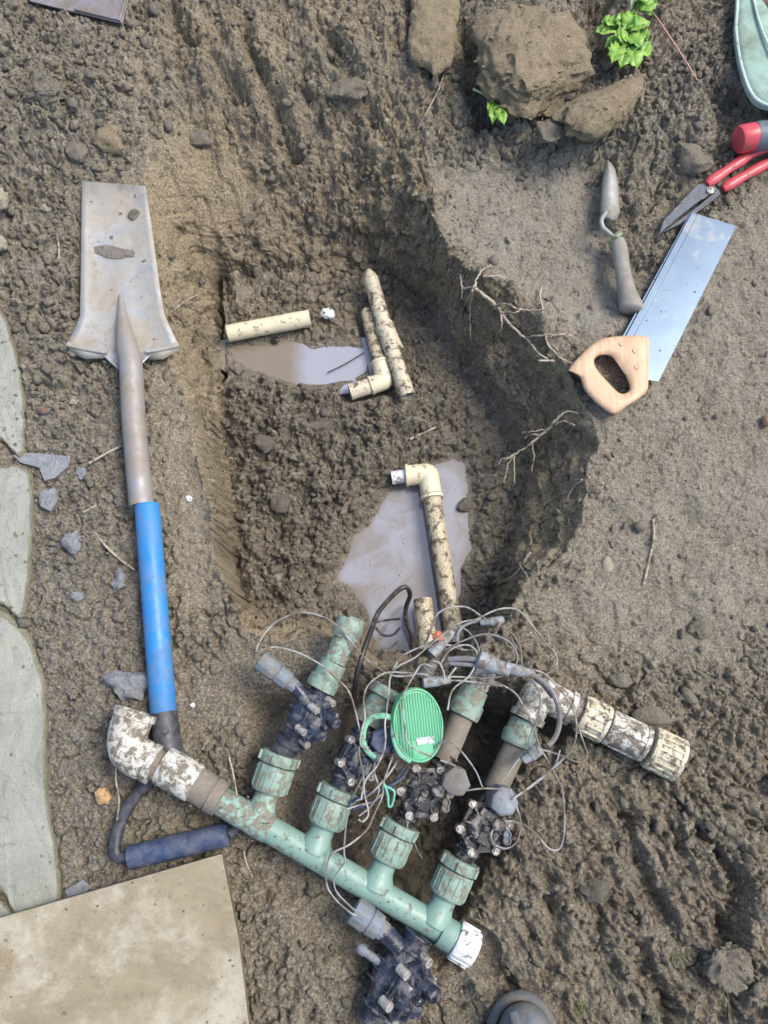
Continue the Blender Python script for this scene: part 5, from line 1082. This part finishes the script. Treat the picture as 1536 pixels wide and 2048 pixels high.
wire([(868,1335),(846,1328),(833,1342),(814,1375),(805,1397),(805,1419),(811,1460),(814,1482),(835,1501),(863,1514)], 0.108, 'wire lying across the face of the green cap', seed=4)
wire([(898,1260),(863,1287),(830,1315),(794,1334),(781,1353),(778,1378),(775,1408),(770,1446),(771,1479),(767,1503),(753,1533),(731,1561),(722,1600)], 0.104, 'wire running down along the left edge of the green cap', seed=5)
wire([(792,1495),(778,1533),(767,1566),(764,1594),(748,1629),(734,1659),(699,1689),(670,1703),(658,1715)], 0.072, 'wire slanting from the green tie down to the main pipe', seed=6)
wire([(662,1705),(654,1730),(652,1755),(657,1779),(675,1803),(699,1824),(712,1832)], 0.062, 'outer pale wire looping round the main pipe to the loose valve', seed=7, sag=0.001)
wire([(697,1616),(692,1650),(688,1700),(690,1722),(682,1735),(672,1750),(668,1768),(676,1788),(701,1813),(712,1822)], 0.070, 'inner dark wire looping round the main pipe to the loose valve', mat='wire_dark', seed=8, sag=0.001)
wire([(694,1618),(720,1610),(745,1604),(762,1590)], 0.07, 'short wire crossing between the second and third branches', seed=9)
wire([(850,1290),(861,1262),(870,1235),(884,1221),(905,1214),(935,1215),(962,1232),(985,1246),(1010,1256),(1030,1275),(1041,1300),(1044,1333)], 0.075, 'wire making the upper left hump beside the pipe stub', seed=10)
wire([(905,1262),(935,1246),(958,1236),(982,1224),(1005,1217),(1030,1218),(1048,1230),(1065,1252),(1087,1281),(1108,1305),(1114,1322),(1108,1338),(1090,1349),(1063,1351)], 0.07, 'wire with the widest hump reaching out over the right bank', seed=11)
wire([(897,1319),(930,1317),(962,1321),(1000,1326),(1035,1336),(1071,1353),(1100,1378),(1116,1410),(1119,1445),(1110,1475),(1095,1492)], 0.082, 'thick dark grey wire bundle arching over the white elbow', mat='wire_dark', rpx=5.5, seed=12)
wire([(900,1327),(950,1331),(1010,1341),(1050,1347),(1085,1368),(1105,1395)], 0.080, 'second thick grey wire lying against the dark bundle', mat='wire_dark', rpx=4.5, seed=13)
wire([(1030,1337),(1063,1339),(1095,1352),(1135,1398),(1149,1426),(1153,1462),(1143,1499),(1103,1539),(1063,1571),(1026,1598)], 0.078, 'pale wire swinging right of the white elbow and back to the fourth valve', seed=14)
wire([(960,1363),(998,1368),(1030,1386),(1048,1414),(1066,1450),(1079,1491),(1103,1535),(1123,1575),(1128,1616),(1129,1650),(1126,1680),(1118,1698),(1104,1700),(1090,1690),(1073,1669),(1046,1649),(1015,1642),(992,1652),(982,1672),(990,1692),(1010,1698)], 0.066, 'longest wire, dropping to a hairpin on the mud right of the fourth valve', seed=15)
wire([(1060,1500),(1081,1499),(1123,1511),(1150,1523),(1166,1523),(1174,1508),(1166,1482),(1156,1452)], 0.06, 'wire with a sharp bend right of the white elbow', seed=16)
wire([(1072,1498),(1055,1503),(1034,1523),(1018,1545),(1004,1562)], 0.066, 'short wire from the pale splice down to the fourth outlet', seed=17)
wire([(933,1581),(955,1578),(980,1577),(1006,1581),(1026,1600),(1038,1628),(1041,1655),(1033,1684),(1012,1697),(990,1690)], 0.076, 'wire curling round the grey cap of the fourth valve', seed=18)
wire([(788,1352),(828,1350),(870,1353),(920,1354),(970,1358),(1010,1372)], 0.082, 'straight thin wire running level above the green cap', seed=19, sag=0.002)
wire([(1005,1372),(960,1366),(913,1361),(870,1364),(845,1362)], 0.086, 'level wire just under the thin straight one', seed=20, sag=0.002)
wire([(786,1340),(800,1316),(820,1303),(861,1285),(890,1262),(925,1244),(962,1238)], 0.074, 'wire slanting up from the cap toward the orange connector', seed=21)
wire([(915,1250),(935,1262),(950,1280),(958,1300),(958,1322)], 0.08, 'short dark wire dropping from the grey sleeve to the bundle', mat='wire_dark', seed=22)
wire([(886,1352),(884,1335),(877,1325),(866,1322)], 0.09, 'tiny hooked wire above the green cap', seed=23)
wire([(912,1335),(900,1350),(890,1362),(888,1345),(880,1330)], 0.092, 'tiny V-bent wire right of the hooked one', seed=24)
wire([(924,1300),(915,1285),(918,1262),(935,1248),(965,1241),(1003,1240)], 0.078, 'grey wire looping behind the upright cream pipe', mat='wire_dark', seed=25, rpx=3)
wire([(720,1500),(735,1530),(722,1560),(708,1590),(700,1616)], 0.064, 'dark wire hanging beside the second valve', mat='wire_dark', seed=26)
wire([(703,1470),(690,1500),(700,1540),(715,1570),(735,1585)], 0.060, 'dark wire curving round the left side of the second valve', mat='wire_dark', seed=27)
wire([(822,1672),(840,1710),(862,1738),(882,1748)], -0.02, 'lone wire end in the dark hollow between the third and fourth branches', mat='wire', rpx=1.6, seed=28)
wire([(820,1688),(800,1560),(790,1530),(810,1512)], 0.05, 'dark wire rising beside the third nut', mat='wire_dark', seed=29)
wire([(880,1520),(915,1535),(932,1560),(930,1580)], 0.078, 'pale wire round the grey cap of the third valve', seed=30, rpx=1.9)
wire([(700,1605),(728,1590),(760,1580),(800,1560),(815,1540)], 0.066, 'slate blue wire in the bundle under the green tie', mat='grip', seed=31, rpx=3)
wire([(706,1620),(740,1605),(770,1585),(792,1560),(812,1530)], 0.060, 'second slate blue wire beside the one under the green tie', mat='grip', seed=32, rpx=3)
for k, (pts, z_, lb) in enumerate([
    ([(890,1300),(930,1280),(975,1268),(1020,1285),(1035,1320),(1010,1350),(960,1358)], 0.086, 'small wire loop round the fat pale splice tube'),
    ([(880,1330),(900,1300),(935,1290),(955,1310),(940,1350),(905,1380),(895,1420)], 0.09, 'wire loop dropping right beside the green cap'),
    ([(1000,1245),(985,1275),(960,1295),(930,1300),(895,1290),(872,1300)], 0.08, 'wire hanging in a shallow curve under the flat grey sleeve'),
    ([(1060,1352),(1080,1390),(1075,1440),(1058,1480),(1070,1500)], 0.082, 'wire running straight down across the white elbow'),
    ([(755,1506),(748,1540),(758,1580),(742,1612),(718,1632)], 0.07, 'wire wriggling down between the second valve and the green tie'),
    ([(805,1500),(790,1530),(768,1560),(738,1590),(712,1602)], 0.075, 'wire slanting down left under the green cap'),
    ([(870,1495),(895,1480),(920,1500),(950,1540),(965,1575)], 0.084, 'wire passing above the grey cap of the third valve'),
    ([(1010,1600),(1045,1585),(1080,1560),(1110,1530),(1120,1500)], 0.072, 'wire rising from the fourth valve cap up to the right')]):
    wire(pts, z_, lb, seed=50+k, rpx=1.9, mat='wire' if k % 3 else 'wire_dark')
# connectors
def connector(a, b, rr, mat, label, name='wire_connector', n=12, prof=None):
    L_ = (b-a).length; r = rr; mb = MB(); mb.lathe(a, b, [(0, r*0.6), (0.002, r), (L_*0.55, r), (L_*0.58, r*0.85), (L_-0.002, r*0.7), (L_, r*0.45)], n); return mb.build(name, M[mat], label=label, cat='connector', group='splice connectors on the wires')
connector(U(884,1270,0.088), U(866,1276,0.088), 0.008, 'orange', 'small orange connector at the top of the wire tangle')
connector(U(862,1310,0.08), U(905,1262,0.08), 0.009, 'splice', 'slate grey splice tube slanting beside the orange connector')
connector(U(955,1316,0.088), U(1020,1345,0.088), 0.013, 'splice', 'fat pale blue-grey splice tube above the fourth outlet')
connector(U(1008,1334,0.09), U(1070,1350,0.09), 0.0085, 'splice', 'slim pale splice tube in line with the fat one')
connector(U(845,1366,0.09), U(902,1360,0.09), 0.0075, 'splice', 'pale splice tube lying right above the green cap')
connector(U(1082,1495,0.075), U(1045,1522,0.07), 0.0095, 'splice', 'pale splice tube at the meeting of wires below the white elbow')
connector(U(1008,1240,0.08), U(960,1246,0.08), 0.0065, 'splice', 'flat grey splice sleeve at the top of the tangle')
connector(U(845,1352,0.07), U(870,1325,0.085), 0.011, 'solenoid_mud', 'stubby dull grey connector above the green cap')
# black cable coming out of the pool
P = [U(828,1292,-0.16),U(822,1268,-0.15),U(812,1240,-0.14),U(812,1215,-0.12),U(820,1190,-0.09),U(812,1174,-0.07),U(795,1182,-0.06),U(770,1208,-0.02),U(755,1228,0.0),U(742,1262,0.03),U(728,1300,0.05),U(716,1340,0.05),U(710,1375,0.03),U(708,1410,0.0)]
mb = MB(); mb.tube(smooth_path(P, 5), 0.0042, 10); mb.build('black_cable', M['cable'], label='thick black cable bent up out of the pool beside the pipe stub', cat='cable')
P = [U(752,1244,-0.04),U(775,1240,-0.06),U(800,1238,-0.08)]
mb = MB(); mb.tube(smooth_path(P, 4), 0.002, 8); mb.build('black_cable', M['cable'], label='thin black cable strand level over the pool', cat='cable')
P = [U(752,1256,-0.05),U(766,1270,-0.06),U(785,1270,-0.07),U(800,1256,-0.08)]
mb = MB(); mb.tube(smooth_path(P, 4), 0.0022, 8); mb.build('black_cable', M['cable'], label='thin black cable strand sagging in a U over the pool', cat='cable')

# ------------------------------------------------------------------ roots
def root_thing(label, chains, mat, r0):
    P0 = chains[0][0]; p = U(*P0); rt = thing('root_tangle', p, label, 'roots')
    for k, ch in enumerate(chains):
        pts = []
        for x_, y_, z_ in ch:
            q = U(x_, y_, z_)
            for _ in range(6):
                hz = H(q.x, q.y)+0.008
                if hz > q.z: q = U(x_, y_, min(hz, 0.02))
            pts.append(q)
        pts = smooth_path(pts, 4); n_ = len(pts); rr = r0*(1.0 if k == 0 else 0.6); rn = random.Random(k)
        pts = [q+Vector((rn.uniform(-1, 1), rn.uniform(-1, 1), rn.uniform(-1, 1)))*0.0012 for q in pts]
        mb = MB(); mb.tube(pts, [rr*(1-0.55*i/n_) for i in range(n_)], 7); mb.build('main_root' if k == 0 else 'rootlet', M[mat], rt)
root_thing('grey-brown forked roots bridging the upper right pit wall to the saw handle', [
    [(945,572,-0.06),(968,592,-0.06),(991,611,-0.06),(1014,643,-0.07),(1036,664,-0.07),(1055,681,-0.07),(1064,690,-0.09)],
    [(951,576,-0.06),(953,556,-0.05),(965,540,-0.03),(983,530,-0.02)], [(966,553,-0.04),(990,552,-0.03),(1018,556,-0.02)],
    [(994,610,-0.06),(1015,609,-0.05),(1035,618,-0.04),(1058,620,-0.03),(1086,620,-0.02)], [(1002,624,-0.07),(1030,625,-0.06),(1040,619,-0.05)],
    [(1052,676,-0.07),(1075,671,-0.06),(1110,669,-0.04),(1135,670,-0.03),(1155,681,-0.02),(1180,694,-0.01)],
    [(1091,672,-0.05),(1096,690,-0.05),(1115,710,-0.05),(1130,722,-0.04),(1148,728,-0.03)], [(948,574,-0.06),(925,574,-0.07),(922,548,-0.06)],
    [(946,580,-0.07),(941,610,-0.09),(941,645,-0.11),(940,678,-0.12)], [(925,575,-0.07),(922,596,-0.09)], [(1064,690,-0.09),(1075,705,-0.11),(1095,718,-0.12)],
    [(1002,630,-0.08),(1004,650,-0.1),(1001,662,-0.11)], [(945,582,-0.07),(935,600,-0.09),(930,602,-0.09)], [(1078,722,-0.09),(1108,720,-0.08)], [(1082,574,-0.01),(1080,590,-0.01),(1086,622,-0.02),(1083,634,-0.03)]], 'root', 0.0036)
root_thing('pale feathery roots hanging from the right bank below the saw handle', [
    [(1120,832,-0.03),(1108,845,-0.04),(1093,862,-0.06),(1064,884,-0.08),(1040,902,-0.10),(1020,914,-0.11),(1006,922,-0.12)],
    [(1026,912,-0.11),(1014,935,-0.13),(1008,965,-0.14)], [(1029,910,-0.11),(1028,940,-0.13),(1030,968,-0.14)], [(1064,886,-0.08),(1068,912,-0.1),(1064,942,-0.12)],
    [(1096,858,-0.06),(1070,862,-0.07),(1042,866,-0.09)], [(1080,872,-0.07),(1062,868,-0.08),(1050,876,-0.09)], [(1118,834,-0.03),(1135,822,-0.02),(1158,828,-0.01)], [(1150,850,-0.02),(1130,842,-0.03),(1112,848,-0.04)], [(1016,916,-0.11),(1004,918,-0.12),(998,930,-0.13)]], 'root_pale', 0.003)
root_thing('thin pale rootlets on the undercut right bank lower down', [[(1178,955,-0.01),(1155,968,-0.02),(1140,985,-0.05),(1134,1002,-0.08)], [(1165,960,-0.02),(1150,958,-0.04)]], 'root', 0.0022)
root_thing('fine brown root hairs by the pool at the foot of the right bank', [[(1060,1105,-0.05),(1030,1150,-0.12),(1000,1165,-0.18),(985,1172,-0.2)], [(1040,1130,-0.1),(1060,1160,-0.04)]], 'root', 0.0018)
for k, (ch, z_, mt, r_, lb) in enumerate([
    ([(1305,1040),(1306,1075),(1298,1115),(1286,1170)], None, 'straw', 0.0022, 'thin dry stalk on the smooth mud at the right'),
    ([(245,893),(215,908),(180,928)], None, 'straw', 0.0022, 'pale stalk slanting left of the steel spade shaft'),
    ([(190,1064),(215,1095),(245,1122),(272,1142)], None, 'straw', 0.0022, 'thin stick pointing at the blue handle from the left'),
    ([(168,1026),(182,1019),(194,1012)], None, 'straw', 0.002, 'short pale splinter left of the blue handle top'),
    ([(458,1515),(466,1545),(474,1590)], 0.075, 'straw', 0.0012, 'fine straw leaning on the muddy green pipe sleeve'),
    ([(488,1695),(492,1720),(505,1752)], None, 'straw', 0.0014, 'fine straw on the dark soil right of the plywood corner'),
    ([(1262,0-20),(1298,15),(1330,60),(1362,108),(1396,163)], 0.07, 'red_stem', 0.0016, 'long thin red stem running down from the green sprig'),
    ([(890,140),(878,180),(852,230),(835,262)], None, 'straw', 0.0012, 'fine pale root fibre below the hanging soil slab'),
    ([(115,470),(120,510),(112,560)], None, 'straw', 0.0014, 'thin fibre in the crumbs left of the spade blade'),
    ([(232,1500),(232,1560),(238,1600),(234,1640)], 0.03, 'straw', 0.0013, 'thin fibre hanging from the white elbow over the spade arm'),
    ([(700,955),(745,975),(780,968)], None, 'straw_dark', 0.0024, 'dark stick half buried left of the elbowed pipe'),
    ([(820,880),(850,865),(885,850)], None, 'root', 0.0024, 'muddy twig on the pit floor above the elbowed pipe'),
    ([(655,745),(690,728),(728,705)], -0.184, 'straw_dark', 0.0012, 'thin dark twig across the pale half of the small puddle'),
    ([(400,590),(372,604),(350,622)], None, 'straw', 0.0012, 'pale fibre right of the spade shoulder'),
    ([(1440,1930),(1452,1990),(1455,2040)], None, 'straw_dark', 0.003, 'dark stick beside the bottom right clod')]):
    P = UU([(x, y) for x, y in ch], 0.0)
    if z_ is None:
        P2 = []
        for (x, y) in ch:
            p = U(x, y, 0)
            for _ in range(4): p = U(x, y, H(p.x, p.y))
            P2.append(p+Vector((0, 0, 0.004)))
        P = P2
    else: P = UU(ch, z_)
    mb = MB(); mb.tube(smooth_path(P, 4), r_, 6); mb.build('stalk', M[mt], label=lb, cat='stem' if mt == 'red_stem' else 'twig')

# ------------------------------------------------------------------ green sprig and single leaf
def leaf(parent, base, tip, width, seed, name='leaf'):
    r_ = random.Random(seed); d = tip-base; L = d.length; d.normalize(); sd_ = Vector((-d.y, d.x, 0)).normalized(); up = Vector((0, 0, 1)); nseg = 9; mb = MB()
    mid = []; lf = []; rt = []
    for i in range(nseg+1):
        t_ = i/nseg; w_ = width*(math.sin(math.pi*min(1, t_*0.92+0.06))**0.7)*(1+0.38*(i % 2)*(1 if t_ < 0.95 else 0)); c = base+d*(L*t_)+up*(0.006*math.sin(t_*3))
        mid.append(c); lf.append(c+sd_*w_+up*(0.006*r_.uniform(0.2, 1.6))-d*0.002*(i % 2)); rt.append(c-sd_*w_+up*(0.006*r_.uniform(0.2, 1.6))-d*0.002*(i % 2))
    n_ = nseg+1; mb.add(mid+lf+rt, [(i, i+1, n_+i+1, n_+i) for i in range(nseg)]+[(i+1, i, 2*n_+i, 2*n_+i+1) for i in range(nseg)])
    o = mb.build(name, M['leaf'], parent, smooth=25); sm = o.modifiers.new('thickness', 'SOLIDIFY'); sm.thickness = 0.0006
sp = thing('green_sprig', U(1260,40,0.07), 'bright green leafy sprig lying among the clods near the top right', 'sprig')
rs = random.Random(4)
for k, (bx, by, tx, ty, w_) in enumerate([(1240,60,1186,72,13),(1235,55,1200,45,12),(1245,85,1207,100,13),(1240,90,1222,130,14),(1250,100,1240,142,13),(1262,95,1270,142,15),(1270,85,1298,120,15),(1262,70,1298,80,14),(1255,62,1300,48,13),(1250,60,1268,28,14),(1245,70,1240,30,12),(1255,80,1225,78,14),(1262,84,1250,118,13),(1280,25,1310,5,14),(1285,15,1262,20,12),(1280,20,1305,34,12),(1270,-10,1290,12,14),(1335,5,1350,-12,9),(1255,75,1282,100,14)]):
    z0 = 0.085+rs.uniform(0, 0.015); b_ = U(bx, by, z0); leaf(sp, b_, U(tx, ty, z0+rs.uniform(-0.012, 0.008)), LEN(w_, b_), k)
for ch in ([(1268,-40),(1262,10),(1252,50),(1250,85)], [(1268,-40),(1280,0),(1282,22)], [(1252,50),(1262,90),(1268,115)]):
    mb = MB(); mb.tube(smooth_path(UU(ch, 0.083), 4), 0.0018, 8); mb.build('stem', M['leaf_stem'], sp)
sg = thing('fallen_leaf', U(998,230,0.03), 'single pale green leaf with its stalk, left of the slanting clod', 'leaf')
zz = 0.052
for k, (tx, ty, w_) in enumerate([(976,232,9),(984,250,10),(1008,252,10),(1026,236,10),(1024,222,9)]): leaf(sg, U(992,208,zz), U(tx, ty, zz+0.004), LEN(w_, U(992,208,zz)), 50+k, 'lobe')
mb = MB(); mb.tube(smooth_path(UU([(946,178,zz+0.004),(966,187,zz+0.004),(985,198,zz+0.002),(992,210,zz)]), 4), 0.0022, 8); mb.build('stalk', M['leaf_stem'], sg)
# moss tufts
mb = MB(); rr_ = random.Random(9)
for cxp, cyp, nn_ in ((1155,2012,90),(1345,1905,50),(1378,1935,50)):
    for k in range(nn_):
        p = U(cxp+rr_.gauss(0, 11), cyp+rr_.gauss(0, 12), 0.0); p.z = H(p.x, p.y)+0.001; a_ = rr_.uniform(0, 6.28); q = p+Vector((math.cos(a_)*0.003, math.sin(a_)*0.003, 0.004))
        mb.add([p+Vector((0.001, 0, 0)), p-Vector((0.001, 0, 0)), q], [(0, 1, 2)])
mb.build('moss', M['moss'], kind='stuff', label='tiny dull green moss tufts on the mud near the bottom', cat='moss')

# ------------------------------------------------------------------ toe of a boot at the bottom edge
bt = thing('rubber_boot', (U(1055,2090,0).x, U(1055,2090,0).y, 0.0), 'grey-blue rubber boot toe poking up from the bottom edge', 'boot')
c = U(1052,2098,0.05); v, f = ICO[4]; mb = MB()
mb.add([c+Vector((p[0]*0.043*(1+0.05*math.sin(p[1]*9)), p[1]*0.056, p[2]*0.034*(1+0.06*math.sin(p[0]*12)))) for p in v], f); mb.build('toe', M['boot'], bt)
mb = MB(); pts = [c+Vector((0.044*math.cos(a_), 0.055*math.sin(a_), -0.03)) for a_ in [math.pi*k/14 for k in range(-1, 16)]]; mb.tube(pts, 0.008, 10, flat=1.2); mb.build('sole', M['boot'], bt)
mb = MB(); mb.tube(smooth_path([c+Vector((-0.012, -0.03, 0.036)), c+Vector((-0.012, 0.0, 0.040)), c+Vector((-0.014, 0.030, 0.033)), c+Vector((-0.018, 0.05, 0.018))], 4), 0.006, 10, flat=0.4); mb.build('toe_ridge', M['boot'], bt)
